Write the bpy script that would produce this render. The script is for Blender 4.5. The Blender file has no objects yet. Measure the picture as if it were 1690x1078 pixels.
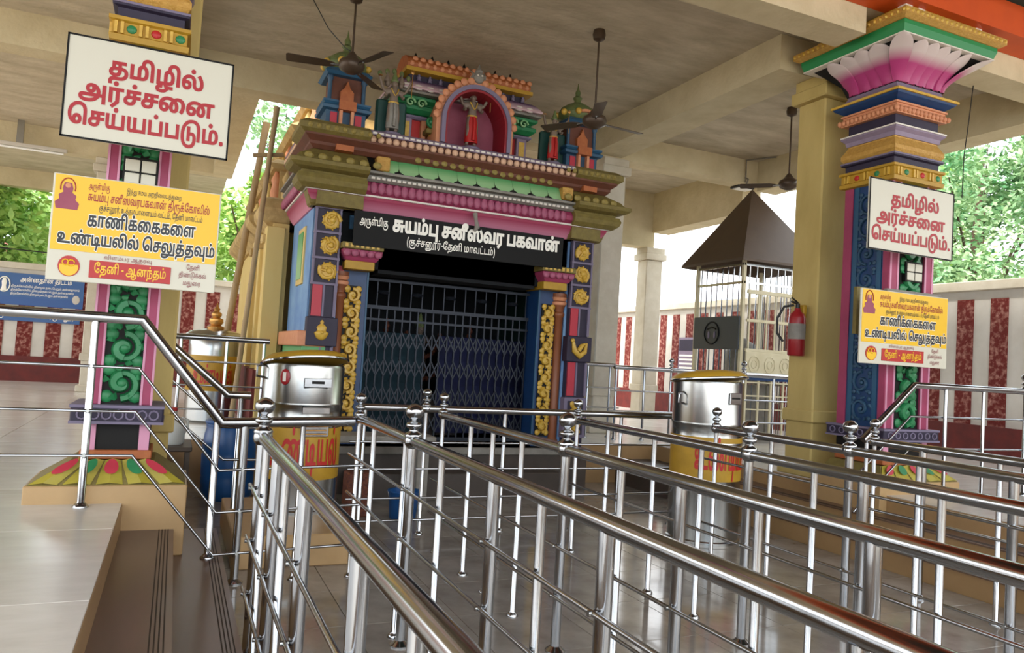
import bpy, math, random
from math import sin, cos, pi, radians
from mathutils import Vector, Matrix
random.seed(7)
S = bpy.context.scene
COL = S.collection

# ------------------------------------------------------------ camera, world, sun, exposure
YAW, PITCH, ROLL = radians(23.8), radians(2.56), 0.06
fw = Vector((sin(YAW)*cos(PITCH), cos(YAW)*cos(PITCH), sin(PITCH)))
rt = Vector((cos(YAW), -sin(YAW), 0)); up = rt.cross(fw)
RX = rt*cos(ROLL) + up*sin(ROLL); UY = -rt*sin(ROLL) + up*cos(ROLL)
cam_data = bpy.data.cameras.new('camera'); cam = bpy.data.objects.new('camera', cam_data)
COL.objects.link(cam); S.camera = cam
cam_data.sensor_fit = 'HORIZONTAL'; cam_data.sensor_width = 36; cam_data.lens = 36*1250/1690
cam_data.clip_start = 0.05; cam_data.clip_end = 300
cam.matrix_world = Matrix(((RX.x, UY.x, -fw.x, 0), (RX.y, UY.y, -fw.y, 0), (RX.z, UY.z, -fw.z, 1.5), (0, 0, 0, 1)))

w = bpy.data.worlds.new('sky'); S.world = w; w.use_nodes = True
nt = w.node_tree; nt.nodes.clear()
wo = nt.nodes.new('ShaderNodeOutputWorld'); bg = nt.nodes.new('ShaderNodeBackground')
tc = nt.nodes.new('ShaderNodeTexCoord'); nz = nt.nodes.new('ShaderNodeTexNoise'); nz.inputs['Scale'].default_value = 2.2
nz.inputs['Detail'].default_value = 5
rp = nt.nodes.new('ShaderNodeValToRGB'); rp.color_ramp.elements[0].position = 0.35; rp.color_ramp.elements[1].position = 0.6
rp.color_ramp.elements[0].color = (0.72, 0.86, 1.0, 1); rp.color_ramp.elements[1].color = (1.0, 0.98, 0.95, 1)
nt.links.new(tc.outputs['Generated'], nz.inputs['Vector']); nt.links.new(nz.outputs['Fac'], rp.inputs['Fac'])
nt.links.new(rp.outputs['Color'], bg.inputs['Color']); nt.links.new(bg.outputs[0], wo.inputs[0])
bg.inputs['Strength'].default_value = 1.3
sd = bpy.data.lights.new('sun', 'SUN'); sun = bpy.data.objects.new('sun', sd); COL.objects.link(sun)
sd.energy = 2.0; sd.angle = radians(8); sd.color = (1.0, 0.95, 0.86)
sun.rotation_euler = (radians(38), 0, radians(-50)); sun.location = (0, 0, 20)
S.view_settings.view_transform = 'Standard'; S.view_settings.look = 'None'
S.view_settings.gamma = 1; S.view_settings.use_curve_mapping = False
S.view_settings.exposure = 1.65
S.cycles.max_bounces = 10; S.cycles.diffuse_bounces = 6; S.cycles.glossy_bounces = 6
S.cycles.sample_clamp_indirect = 8

# ------------------------------------------------------------ materials
def lin(h):
    h = h.lstrip('#'); c = [int(h[i:i+2], 16)/255 for i in (0, 2, 4)]
    return tuple(((x/12.92) if x <= .04045 else ((x+.055)/1.055)**2.4) for x in c) + (1,)
MATS = {}
def mat(name, c, rough=.55, metal=0, c2=None, nscale=6, namt=.5, bump=0, bscale=30, spec=.5, stretch=(1, 1, 1), grad=None, var=0, coat=0, nshift=0):
    """principled material; c2 mixes in over object-space noise; grad=(c_top, z0, z1) is a painted gradient"""
    m = bpy.data.materials.new(name); m.use_nodes = True; MATS[name] = m
    n = m.node_tree.nodes; L = m.node_tree.links; b = n['Principled BSDF']
    b.inputs['Roughness'].default_value = rough; b.inputs['Metallic'].default_value = metal
    b.inputs['Specular IOR Level'].default_value = spec
    if coat: b.inputs['Coat Weight'].default_value = coat; b.inputs['Coat Roughness'].default_value = .05
    col = lin(c) if isinstance(c, str) else c
    b.inputs['Base Color'].default_value = col
    src = None
    tcn = n.new('ShaderNodeTexCoord'); mp = n.new('ShaderNodeMapping'); mp.inputs['Scale'].default_value = stretch
    L.new(tcn.outputs['Object'], mp.inputs['Vector'])
    if c2:
        t = n.new('ShaderNodeTexNoise'); t.inputs['Scale'].default_value = nscale; t.inputs['Detail'].default_value = 6
        t.inputs['Roughness'].default_value = .6
        L.new(mp.outputs[0], t.inputs['Vector'])
        r = n.new('ShaderNodeValToRGB'); r.color_ramp.elements[0].position = .5-namt/2+nshift; r.color_ramp.elements[1].position = .5+namt/2+nshift
        r.color_ramp.elements[0].color = col; r.color_ramp.elements[1].color = lin(c2)
        L.new(t.outputs['Fac'], r.inputs['Fac']); src = r.outputs['Color']
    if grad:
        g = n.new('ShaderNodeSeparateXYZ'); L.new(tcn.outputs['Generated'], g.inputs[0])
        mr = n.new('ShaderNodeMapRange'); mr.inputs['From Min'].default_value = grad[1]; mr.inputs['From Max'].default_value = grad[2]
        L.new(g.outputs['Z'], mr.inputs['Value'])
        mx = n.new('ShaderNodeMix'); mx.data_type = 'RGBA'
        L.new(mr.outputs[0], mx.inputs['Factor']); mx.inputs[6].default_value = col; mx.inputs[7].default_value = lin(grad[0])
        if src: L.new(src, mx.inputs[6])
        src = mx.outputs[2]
    if var:
        oi = n.new('ShaderNodeObjectInfo'); hs = n.new('ShaderNodeHueSaturation')
        mr = n.new('ShaderNodeMapRange'); mr.inputs['To Min'].default_value = 1-var; mr.inputs['To Max'].default_value = 1+var
        L.new(oi.outputs['Random'], mr.inputs['Value']); L.new(mr.outputs[0], hs.inputs['Value'])
        if src: L.new(src, hs.inputs['Color'])
        else: hs.inputs['Color'].default_value = col
        src = hs.outputs[0]
    if src: L.new(src, b.inputs['Base Color'])
    if bump:
        t = n.new('ShaderNodeTexNoise'); t.inputs['Scale'].default_value = bscale; t.inputs['Detail'].default_value = 5
        L.new(mp.outputs[0], t.inputs['Vector'])
        bm_ = n.new('ShaderNodeBump'); bm_.inputs['Strength'].default_value = bump; bm_.inputs['Distance'].default_value = .02
        L.new(t.outputs['Fac'], bm_.inputs['Height']); L.new(bm_.outputs[0], b.inputs['Normal'])
    return m
M = MATS
mat('steel', '#a6a8ab', .15, 1, bump=.03, bscale=6)
mat('steel_dull', '#a9aaa8', .24, 1, bump=.06, bscale=5)
mat('concrete', '#b5a98f', .9, c2='#a09479', nscale=3, bump=.25, bscale=14, stretch=(1, 1, .4))
mat('slab', '#cbc0aa', .92, c2='#a0947e', nscale=1.6, namt=.5, bump=.5, bscale=9, stretch=(1, 2.5, 1))
mat('beam_paint', '#d2c6a6', .9, c2='#b8aa88', nscale=2.5, bump=.3, bscale=18)
mat('cream_column', '#c9b273', .8, c2='#a58f50', nscale=2.2, namt=.6, bump=.15, bscale=20, stretch=(1, 1, .35))
mat('white_column', '#cfc8b8', .85, c2='#b5ab97', nscale=3, bump=.1)
mat('granite', '#d6d2cb', .22, c2='#b8b2a8', nscale=2.5, namt=.8, spec=.55, stretch=(1, 3, 1), var=.06)
mat('pit_tile', '#99938b', .1, c2='#736b62', nscale=3.5, namt=.5, spec=.6, var=.10, bump=.03, bscale=5)
mat('grout', '#4a423a', .8)
mat('tread', '#6e5545', .3, c2='#584234', nscale=5, stretch=(1, .15, 1), spec=.4)
mat('groove', '#2e221a', .7)
mat('riser', '#a5855c', .4, c2='#977750', nscale=4)
mat('tan_tile', '#b6966a', .35, c2='#a98a60', nscale=4, var=.05)
mat('dark_plinth', '#4b4038', .5, c2='#3a322c', nscale=5)
mat('stone_grey', '#8e8a82', .6, c2='#6f6a62', nscale=7)
mat('wall_white', '#cfcac2', .85, c2='#b8b2a8', nscale=2)
mat('wall_red', '#64170f', .85, c2='#a8786c', nscale=15, namt=.2, nshift=.08, bump=.7, bscale=26)
mat('wall_base', '#6d231d', .75, c2='#4b1a18', nscale=5)
mat('pink', '#a03a5e', .55, c2='#8e3252', nscale=9)
mat('pink_pale', '#c88aa4', .5)
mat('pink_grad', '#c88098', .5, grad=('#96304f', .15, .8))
mat('lobe_pink', '#a85a74', .5, c2='#8e4260', nscale=20)
mat('petal', '#a93872', .5, grad=('#cdbfbc', .5, .76))
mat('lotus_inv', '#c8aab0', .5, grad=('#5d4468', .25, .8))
mat('dome_green', '#4f6b40', .55, c2='#6b6a3a', nscale=18, bump=.4, bscale=50)
mat('white_paint', '#d8d2c8', .6)
mat('black_paint', '#0c0a08', .6, spec=.3)
mat('green', '#1d6a3e', .45, c2='#2c8450', nscale=14)
mat('green_pale', '#8fb985', .5, grad=('#4a9558', .35, 1.0))
mat('green_dark', '#0e3d36', .5)
mat('green_band', '#1d8045', .5)
mat('purple', '#221b30', .6, c2='#2a223a', nscale=8)
mat('purple_grey', '#7b6c80', .6, c2='#8b7c90', nscale=12)
mat('lilac', '#71687f', .6)
mat('blue', '#143c6c', .45, c2='#103058', nscale=8)
mat('blue_wall', '#5a7fb4', .7, c2='#7fa3c4', nscale=3)
mat('blue_tower', '#2f536e', .55, c2='#24425c', nscale=10)
mat('teal_blue', '#24506f', .5)
mat('yellow', '#b58d24', .55, c2='#9f7a1c', nscale=9)
mat('yellow_olive', '#7f7036', .65, c2='#655829', nscale=16, bump=.3, bscale=60)
mat('gold', '#b98f28', .45, c2='#d2ae4a', nscale=22, spec=.6)
mat('gold_carved', '#a87c30', .55, c2='#c49a4c', nscale=30, bump=.5, bscale=70)
mat('orange', '#ad6534', .6, c2='#994e26', nscale=20)
mat('orange_flesh', '#cf9068', .55, c2='#c07c58', nscale=14)
mat('terracotta', '#6a3a28', .65, c2='#54301f', nscale=10)
mat('brown_col', '#7a4426', .45, c2='#8a5030', nscale=5, stretch=(1, 1, .2))
mat('crimson', '#b02a3c', .5)
mat('red', '#b01e1c', .5)
mat('maroon', '#84384c', .6, c2='#964a5e', nscale=6)
mat('reveal_red', '#86101c', .5)
mat('bead', '#cfa88a', .5)
mat('skin_dark', '#6a5a50', .5, c2='#7c6c5c', nscale=10)
mat('orange_beam', '#d25316', .55, c2='#c24a12', nscale=3)
mat('canopy_green', '#0d2f2c', .7)
mat('sign_white', '#c3bfae', .4)
mat('sign_yellow', '#dcae02', .4)
mat('leaf_yellow', '#a89a30', .55, c2='#94862a', nscale=12)
mat('curtain_teal', '#0d3440', .8, c2='#0a2630', nscale=8)
mat('curtain_blue', '#10194a', .8, c2='#0c1236', nscale=8)
mat('sign_black', '#090909', .6, spec=.25)
mat('ink_red', '#9c0a18', .5)
mat('ink_black', '#121218', .45)
mat('ink_maroon', '#96241a', .5)
mat('ink_white', '#efece2', .45)
mat('ink_grey', '#8a5050', .5)
mat('sign_red', '#a81a18', .45)
mat('sign_blue', '#28538c', .4)
mat('sign_blue_dark', '#1f4c8c', .4)
mat('gate_metal', '#2c3038', .5, .6)
mat('cabinet_cream', '#d8d0b2', .55, c2='#c9bf9c', nscale=6)
mat('tent_brown', '#52402f', .6, c2='#473627', nscale=3)
mat('slate', '#323a42', .45)
mat('drum_blue', '#16508c', .35, c2='#12437a', nscale=4)
mat('plastic_white', '#c4c8c6', .3)
mat('ext_red', '#8e1c22', .3)
mat('rubber', '#151515', .5)
mat('fan_brown', '#4b3c30', .4, .3)
mat('bamboo', '#a58d68', .6, c2='#8f7650', nscale=6, stretch=(1, 1, .3))
mat('vimana', '#cbb078', .8, c2='#94794a', nscale=5, bump=.4, bscale=20)
mat('vimana_wall', '#d3bc7a', .7, c2='#c7a964', nscale=3, stretch=(1, 1, .3))
mat('brass', '#b88a4e', .3, .8)
mat('bark', '#4c3b2c', .9, bump=.5)
mat('leaf', '#6fa04a', .6, c2='#b4cf6a', nscale=2.2, namt=.5)
mat('leaf_deep', '#4f8a58', .6, c2='#b4cc9a', nscale=1.3, namt=.3, var=0)
mat('olive_knob', '#948340', .6, c2='#7d6d33', nscale=20)
mat('earth', '#b3aa9a', .9, c2='#a09686', nscale=1)
mat('house_wall', '#d8c2ba', .8); mat('house_pink', '#d27f83', .8)
mat('deity_green', '#10302a', .6); mat('marigold', '#6e3a1e', .7, c2='#4a1c16', nscale=40, namt=.2)
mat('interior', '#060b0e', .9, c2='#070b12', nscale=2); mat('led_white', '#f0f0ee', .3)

# ------------------------------------------------------------ mesh building
ORG = {}
def own(o, loc): ORG[o.name] = Vector(loc)
def thing(name, label, cat, loc, group=None):
    o = bpy.data.objects.new(name, None); COL.objects.link(o); o.location = loc; o.empty_display_size = .1
    o['label'] = label; o['category'] = cat
    if group: o['group'] = group
    own(o, loc); return o
def tag(o, label, cat, group=None):
    o['label'] = label; o['category'] = cat
    if group: o['group'] = group
    return o
def structure(name, loc=(0, 0, 0)):
    o = bpy.data.objects.new(name, None); COL.objects.link(o); o.location = loc; o['kind'] = 'structure'; own(o, loc); return o

class MB:
    def __init__(s): s.v = []; s.f = []
    def add(s, vs, fs):
        k = len(s.v); s.v += [tuple(v) for v in vs]; s.f += [tuple(i+k for i in f) for f in fs]; return s
    def box(s, x0, x1, y0, y1, z0, z1):
        return s.add([(x0,y0,z0),(x1,y0,z0),(x1,y1,z0),(x0,y1,z0),(x0,y0,z1),(x1,y0,z1),(x1,y1,z1),(x0,y1,z1)],
                     [(0,3,2,1),(4,5,6,7),(0,1,5,4),(1,2,6,5),(2,3,7,6),(3,0,4,7)])
    def bbox(s, x0, x1, y0, y1, z0, z1, c=.006):
        """box with chamfered vertical and horizontal edges"""
        vs = []
        for z, i in ((z0, c), (z0+c, 0), (z1-c, 0), (z1, c)):
            for (x, y) in ((x0+i+c, y0+i), (x1-i-c, y0+i), (x1-i, y0+i+c), (x1-i, y1-i-c), (x1-i-c, y1-i), (x0+i+c, y1-i), (x0+i, y1-i-c), (x0+i, y0+i+c)):
                vs.append((x, y, z))
        fs = [tuple(range(7, -1, -1)), tuple(range(24, 32))]
        for r in range(3):
            for j in range(8): fs.append((r*8+j, r*8+(j+1) % 8, r*8+8+(j+1) % 8, r*8+8+j))
        return s.add(vs, fs)
    def hexa(s, b, t):
        """b, t: four corner points each (ccw from above)"""
        return s.add(list(b)+list(t), [(0,3,2,1),(4,5,6,7),(0,1,5,4),(1,2,6,5),(2,3,7,6),(3,0,4,7)])
    def tube(s, pts, r, n=8, cap=True):
        pts = [Vector(p) for p in pts]; k = len(pts); vs = []; fs = []
        rs = r if isinstance(r, (list, tuple)) else [r]*k
        t0 = (pts[1]-pts[0]).normalized(); a = Vector((0, 0, 1)) if abs(t0.z) < .9 else Vector((1, 0, 0))
        nrm = (a - t0*a.dot(t0)).normalized()
        for i in range(k):
            if i == 0: t = t0; sc = 1
            elif i == k-1: t = (pts[-1]-pts[-2]).normalized(); sc = 1
            else:
                d1 = (pts[i]-pts[i-1]).normalized(); d2 = (pts[i+1]-pts[i]).normalized(); t = (d1+d2).normalized()
            nrm = (nrm - t*nrm.dot(t)).normalized(); bn = t.cross(nrm)
            for j in range(n):
                an = 2*pi*j/n; vs.append(pts[i] + (nrm*cos(an) + bn*sin(an))*rs[i])
        for i in range(k-1):
            for j in range(n): fs.append((i*n+j, i*n+(j+1) % n, (i+1)*n+(j+1) % n, (i+1)*n+j))
        if cap: fs.append(tuple(range(n-1, -1, -1))); fs.append(tuple((k-1)*n+j for j in range(n)))
        return s.add(vs, fs)
    def lathe(s, c, prof, n=16, sx=1, sy=1):
        vs = []; fs = []; k = len(prof)
        for (r, z) in prof:
            for j in range(n): a = 2*pi*j/n; vs.append((c[0]+r*cos(a)*sx, c[1]+r*sin(a)*sy, c[2]+z))
        for i in range(k-1):
            for j in range(n): fs.append((i*n+j, i*n+(j+1) % n, (i+1)*n+(j+1) % n, (i+1)*n+j))
        fs.append(tuple(range(n-1, -1, -1))); fs.append(tuple((k-1)*n+j for j in range(n)))
        return s.add(vs, fs)
    def ball(s, c, r, n=12, m=8, sc=(1, 1, 1)):
        pr = [(max(1e-4, sin(pi*i/m))*r, -cos(pi*i/m)*r*sc[2]) for i in range(m+1)]
        return s.lathe(c, pr, n, sc[0], sc[1])
    def prism(s, pts, y0, y1):
        """polygon in XZ (ccw seen from -Y) extruded along Y"""
        k = len(pts)
        vs = [(x, y0, z) for x, z in pts] + [(x, y1, z) for x, z in pts]
        fs = [tuple(range(k)), tuple(range(2*k-1, k-1, -1))] + [(i, i+k, (i+1) % k + k, (i+1) % k) for i in range(k)]
        return s.add(vs, fs)
    def extrude_x(s, prof, x0, x1):
        """profile (y,z) swept along X"""
        k = len(prof)
        vs = [(x0, y, z) for y, z in prof] + [(x1, y, z) for y, z in prof]
        fs = [tuple(range(k)), tuple(range(2*k-1, k-1, -1))] + [(i, i+k, (i+1) % k + k, (i+1) % k) for i in range(k)]
        return s.add(vs, fs)
    def molding(s, prof, x0, x1, yf, yb, left=True, right=True):
        """profile [(offset,z)] wrapped round the left side, the front and the right side of a block"""
        vs = []; fs = []; k = len(prof)
        for (o, z) in prof:
            vs += [(x0-o if left else x0, yb, z), (x0-o if left else x0, yf-o, z), (x1+o if right else x1, yf-o, z), (x1+o if right else x1, yb, z)]
        for i in range(k-1):
            for j in range(3): fs.append((i*4+j, i*4+j+1, i*4+4+j+1, i*4+4+j))
            fs.append((i*4+3, i*4, i*4+4, i*4+7))
        fs.append((3, 2, 1, 0)); b = (k-1)*4; fs.append((b, b+1, b+2, b+3))
        return s.add(vs, fs)
    def ring(s, prof, cx, cy, hx, hy):
        """square molding all round: profile [(offset,z)]"""
        vs = []; fs = []; k = len(prof)
        for (o, z) in prof: vs += [(cx-hx-o, cy-hy-o, z), (cx+hx+o, cy-hy-o, z), (cx+hx+o, cy+hy+o, z), (cx-hx-o, cy+hy+o, z)]
        for i in range(k-1):
            for j in range(4): fs.append((i*4+j, i*4+(j+1) % 4, i*4+4+(j+1) % 4, i*4+4+j))
        fs.append((3, 2, 1, 0)); b = (k-1)*4; fs.append((b, b+1, b+2, b+3))
        return s.add(vs, fs)
    def mesh(s, name, m, smooth=None, origin=(0, 0, 0)):
        me = bpy.data.meshes.new(name); ox, oy, oz = origin
        me.from_pydata([(x-ox, y-oy, z-oz) for x, y, z in s.v], [], s.f); me.update()
        if m: me.materials.append(M[m])
        if smooth is not None:
            me.shade_smooth()
            me.set_sharp_from_angle(angle=radians(smooth))
        return me
    def build(s, name, m, parent=None, smooth=None, label=None, stuff=False):
        """world-space vertices; the object sits at its parent's origin, or at its own base when it is top-level"""
        if parent is not None: org = ORG[parent.name]
        else:
            xs = [v[0] for v in s.v]; ys = [v[1] for v in s.v]; org = Vector(((min(xs)+max(xs))/2, (min(ys)+max(ys))/2, min(v[2] for v in s.v)))
        o = bpy.data.objects.new(name, s.mesh(name, m, smooth, org)); COL.objects.link(o)
        if parent is not None: o.parent = parent
        else: o.location = org
        own(o, org)
        if label: o['label'] = label
        if stuff: o['kind'] = 'stuff'
        return o
def inst(me, name, parent, loc, rot=(0, 0, 0), scale=(1, 1, 1), label=None):
    """another object on shared mesh data, at a world place under its parent"""
    o = bpy.data.objects.new(name, me); COL.objects.link(o)
    o.parent = parent; o.location = Vector(loc) - (ORG[parent.name] if parent else Vector((0, 0, 0)))
    o.rotation_euler = rot; o.scale = scale
    own(o, loc)
    if label: o['label'] = label
    return o
def struct(o): o['kind'] = 'structure'; return o

# ------------------------------------------------------------ the setting: ground, floors, steps
g = structure('ground', (0, 8, -.02))
MB().box(-40, 60, -25, 80, -.3, -.012).build('ground_slab', 'earth', g)
# sunken queue floor, tile by tile
fl = structure('floor', (2.85, 3, 0))
MB().box(.363, 5.34, -3.5, 8.5, -.011, -.006).build('floor_bed', 'grout', fl)
MB().box(-.3, .363, 5.9, 8.5, -.011, -.006).build('floor_bed', 'grout', fl)
TW = .622
tile_me = MB().bbox(0, TW-.004, 0, TW-.004, -.006, 0, .0015).mesh('floor_tile', 'pit_tile')
for i in range(8):
    for j in range(15): inst(tile_me, 'floor_tile', fl, (.365+i*TW, -.8+j*TW, 0))
MB().bbox(-.3, .361, 5.9, 8.5, -.006, 0, .0015).build('floor_tile', 'pit_tile', fl)
# raised platforms on either side
def platform(name, x0, x1, y0, y1, tx0, tx1, ty0, ty1, ts=1.2):
    p = structure(name, ((x0+x1)/2, (y0+y1)/2, 0))
    MB().box(x0, x1, y0, y1, -.01, .485).build('platform_base', 'riser', p)
    me = MB().bbox(0, ts-.004, 0, ts-.004, .485, .495, .002).mesh('paving_tile', 'granite')
    x = tx0
    while x < tx1-.01:
        wx = min(ts, tx1-x); y = ty0
        while y < ty1-.01:
            wy = min(ts, ty1-y)
            inst(me, 'paving_tile', p, (x, y, 0), scale=(wx/ts, wy/ts, 1)); y += ts
        x += ts
    return p
platform('platform_left', -12, -.225, -3.5, 18, -7.425, -.225, -.3, 18)
platform('platform_right', 5.925, 12.4, -3.5, 18, 5.925, 10.725, 1.5, 18)
platform('platform_back', -.225, 5.925, 8.5, 18, -.225, 5.925, 8.5, 18, 1.23)
def step(x0, x1, y0, y1, z0, z1, nose):
    s_ = structure('step', ((x0+x1)/2, (y0+y1)/2, z0))
    MB().box(x0+.012, x1-.012, y0, y1, -.01, z1-.012).build('riser', 'riser', s_)
    MB().box(x0, x1, y0, y1, z1-.0119, z1).build('tread', 'tread', s_)
    gx = x1 if nose > 0 else x0
    for k in range(4):
        a = gx - nose*(.03+.017*k); MB().box(a-.003, a+.003, y0, y1, z1, z1+.0012).build('groove', 'groove', s_)
step(-.225, .07, -3.5, 5.25, 0, .33, 1); step(.07, .363, -3.5, 5.9, 0, .165, 1)
step(5.63, 5.925, -3.5, 7.0, 0, .33, -1); step(5.34, 5.63, -3.5, 7.0, 0, .165, -1)
MB().box(5.34, 5.925, 7.0, 8.5, -.011, .3).build('plinth_filler', 'dark_plinth', fl)
MB().box(-.225, .07, 5.25, 5.9, -.01, .3).build('plinth_filler', 'riser', fl)

# compound walls with raised rubble stripes
def stripe(x0, x1, y0, y1, z0, z1, par): MB().box(x0, x1, y0, y1, z0, z1).build('stripe_panel', 'wall_red', par)
wb = structure('wall_back', (0, 18.1, 0))
MB().box(-14, 10.5, 18, 18.2, .49, 2.75).build('wall_face', 'wall_white', wb)
MB().bbox(-14.05, 10.5, 17.93, 18.27, 2.75, 2.88, .01).build('coping', 'white_column', wb)
MB().box(-14, 10.5, 17.9, 18, .495, 1.0).build('wall_plinth', 'wall_base', wb)
x = -9.95
while x < 10.2:
    stripe(x, x+.27, 17.985, 18, 1.0, 2.62, wb); x += .5
wr = structure('wall_right', (10.6, 9, 0))
MB().box(10.5, 10.7, -2, 18.2, .49, 2.9).build('wall_face', 'wall_white', wr)
MB().bbox(10.42, 10.78, -2.05, 18.27, 2.9, 3.04, .01).build('coping', 'white_column', wr)
MB().box(10.4, 10.5, -2, 17.9, .495, .98).build('wall_plinth', 'wall_base', wr)
y = 3.3
while y < 17.6:
    stripe(10.485, 10.5, y, y+.25, .98, 2.78, wr); y += .5

# roof slab and beams
ce = structure('ceiling', (1, 8, 5.05))
MB().box(-8, 9.05, 5.0, 10.2, 5.05, 5.2).build('roof_slab', 'slab', ce)
MB().box(-8, .75, 10.2, 19.8, 5.05, 5.2).build('roof_slab', 'slab', ce)
MB().box(4.9, 9.05, 10.2, 13.2, 5.05, 5.2).build('roof_slab', 'slab', ce)
for b in ((-8, 9.05, 9.85, 10.2), (-8, 5.52, 4.95, 5.3), (7.0, 8.7, 4.95, 5.3), (-8, .75, 15.2, 15.5), (-8, .75, 19.5, 19.8), (4.9, 8.7, 12.85, 13.2)):
    struct(MB().box(b[0], b[1], b[2], b[3], 4.66 if b[2] < 12 or b[2] > 14 else 3.95, 5.05).build('ceiling_beam', 'beam_paint'))
struct(MB().box(5.52, 7.0, 4.95, 5.3, 4.905, 5.05).build('ceiling_beam', 'beam_paint'))
struct(MB().box(5.5, 6.0, 6.0, 9.85, 4.68, 5.05).build('ceiling_beam', 'beam_paint'))
struct(MB().box(8.65, 9.05, 5.3, 9.85, 4.55, 5.05).build('ceiling_beam', 'beam_paint'))
struct(MB().box(8.65, 9.05, 10.2, 12.85, 4.25, 5.05).build('ceiling_beam', 'beam_paint'))
struct(MB().box(.4, .75, 10.2, 15.2, 4.66, 5.05).build('ceiling_beam', 'beam_paint'))
struct(MB().box(-.5, -.15, 5.3, 9.85, 4.68, 5.05).build('ceiling_beam', 'beam_paint'))
ob = structure('fascia_beam', (2, 4.85, 4.95))
MB().box(-8, 12.2, 4.63, 4.945, 4.90, 5.2).build('fascia', 'orange_beam', ob)
MB().box(-8, 12.2, -1.2, 4.66, 5.205, 5.30).build('awning', 'canopy_green', ob)
for k in range(5): MB().box(-8, 12.2, -1.15+1.3*k, -1.07+1.3*k, 5.12, 5.205).build('awning_joist', 'orange_beam', ob)

# plain columns
def square_column(name, x0, x1, y0, y1, z0, z1, m, label=None, cap=.05, wide=.06):
    c = structure(name, ((x0+x1)/2, (y0+y1)/2, z0))
    MB().bbox(x0, x1, y0, y1, z0, z1-.25, .015).build('shaft', m, c)
    MB().bbox(x0-wide, x1+wide, y0-wide, y1+wide, z1-.25, z1-.12, .012).build('capital', m, c)
    MB().bbox(x0-wide/2, x1+wide/2, y0-wide/2, y1+wide/2, z1-.12, z1, .01).build('abacus', m, c)
    MB().bbox(x0-.03, x1+.03, y0-.03, y1+.03, z0+.55, z0+.68, .012).build('band', m, c)
    MB().bbox(x0-.05, x1+.05, y0-.05, y1+.05, z0, z0+.12, .012).build('foot', m, c)
    return c
square_column('column', 5.97, 6.45, 5.83, 6.2, .495, 4.68, 'cream_column')
square_column('column', -.42, .0, 5.85, 6.2, .3, 4.68, 'cream_column')
square_column('column', 5.72, 6.1, 9.85, 10.2, .495, 4.66, 'white_column')
square_column('column', 8.56, 8.94, 12.86, 13.2, .495, 3.95, 'white_column')
square_column('column', -1.5, -1.15, 15.2, 15.5, .495, 4.66, 'white_column')
square_column('column', -6.3, -5.95, 15.2, 15.5, .495, 4.66, 'white_column')

# ------------------------------------------------------------ carved and painted pillars
def petal_mesh(w0, w1, h, flare, thick=.02):
    """a painted lotus petal standing at the origin, curving out towards -Y"""
    b = MB(); nu, nv = 6, 12; vs = []; fs = []
    for side in (0, 1):
        for j in range(nv+1):
            t = sin(j/nv*pi/2); wd = (w0+(w1-w0)*t)/2*(1 if t < .6 else math.sqrt(max(0, 1-((t-.6)/.4)**2.4)))
            for i in range(nu+1):
                u = -1+2*i/nu
                vs.append((u*wd, -flare*t**1.7 - .018*(1-u*u) + side*thick, h*t))
    k = (nu+1)*(nv+1)
    for j in range(nv):
        for i in range(nu):
            a = j*(nu+1)+i; fs.append((a, a+1, a+nu+2, a+nu+1)); fs.append((k+a, k+a+nu+1, k+a+nu+2, k+a+1))
    for j in range(nv):
        a = j*(nu+1); fs.append((a, a+nu+1, k+a+nu+1, k+a)); c = a+nu; fs.append((c, k+c, k+c+nu+1, c+nu+1))
    b.add(vs, fs); return b
def spiral(cx, cz, r, turns, start, y, sgn=1, tr=.014, n=22):
    pts = []; rr = []
    for i in range(n+1):
        t = i/n; a = start + sgn*turns*2*pi*t; q = r*(1-.86*t)
        pts.append((cx+q*cos(a), y, cz+q*sin(a))); rr.append(tr*(1.15-.5*t))
    return pts, rr
def scroll_panel(par, name, x0, x1, z0, z1, y, m, pitch, tr=.016, axis='x', xk=0):
    """a climbing vine: alternating spirals with curled leaves, each one a relief of its own"""
    n = max(1, round((z1-z0)/pitch)); ph = (z1-z0)/n; cx = (x0+x1)/2; R = min((x1-x0)/2, ph/2)*.92
    for k in range(n):
        b = MB(); cz = z0+ph*(k+.5); s_ = 1 if k % 2 == 0 else -1
        def T(pts): return pts if axis == 'x' else [(xk, p[0], p[2]) for p in pts]
        p, r = spiral(cx, cz, R, 1.35, -pi/2*s_ if s_ > 0 else pi/2, y, s_, tr); b.tube(T(p), r, 6)
        p, r = spiral(cx, cz, R*.62, .9, pi*.5*s_, y-.006 if axis == 'x' else y, s_, tr*1.25); b.tube(T(p), r, 6)
        for a in (.3, 1.6, 2.7, 4.1, 5.2):
            q = T([(cx+R*cos(a)*.95, y, cz+R*sin(a)*.95), (cx+R*cos(a+.35*s_)*1.12, y, cz+R*sin(a+.35*s_)*1.12)])
            b.tube(q, [tr*1.3, tr*.5], 5)
        q = T([(cx, y, cz)])[0]; b.ball(q, tr*1.6, 8, 5)
        for (ux, uz) in ((.78, .82), (-.78, .82), (.8, -.8), (-.8, -.8)):
            q = T([(cx+ux*R*1.05, y, cz+uz*ph/2*.92)])[0]; b.ball(q, tr*1.7, 7, 5, (1, .5, 1) if axis == 'x' else (.5, 1, 1))
        b.build(name, m, par, 60)
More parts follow.
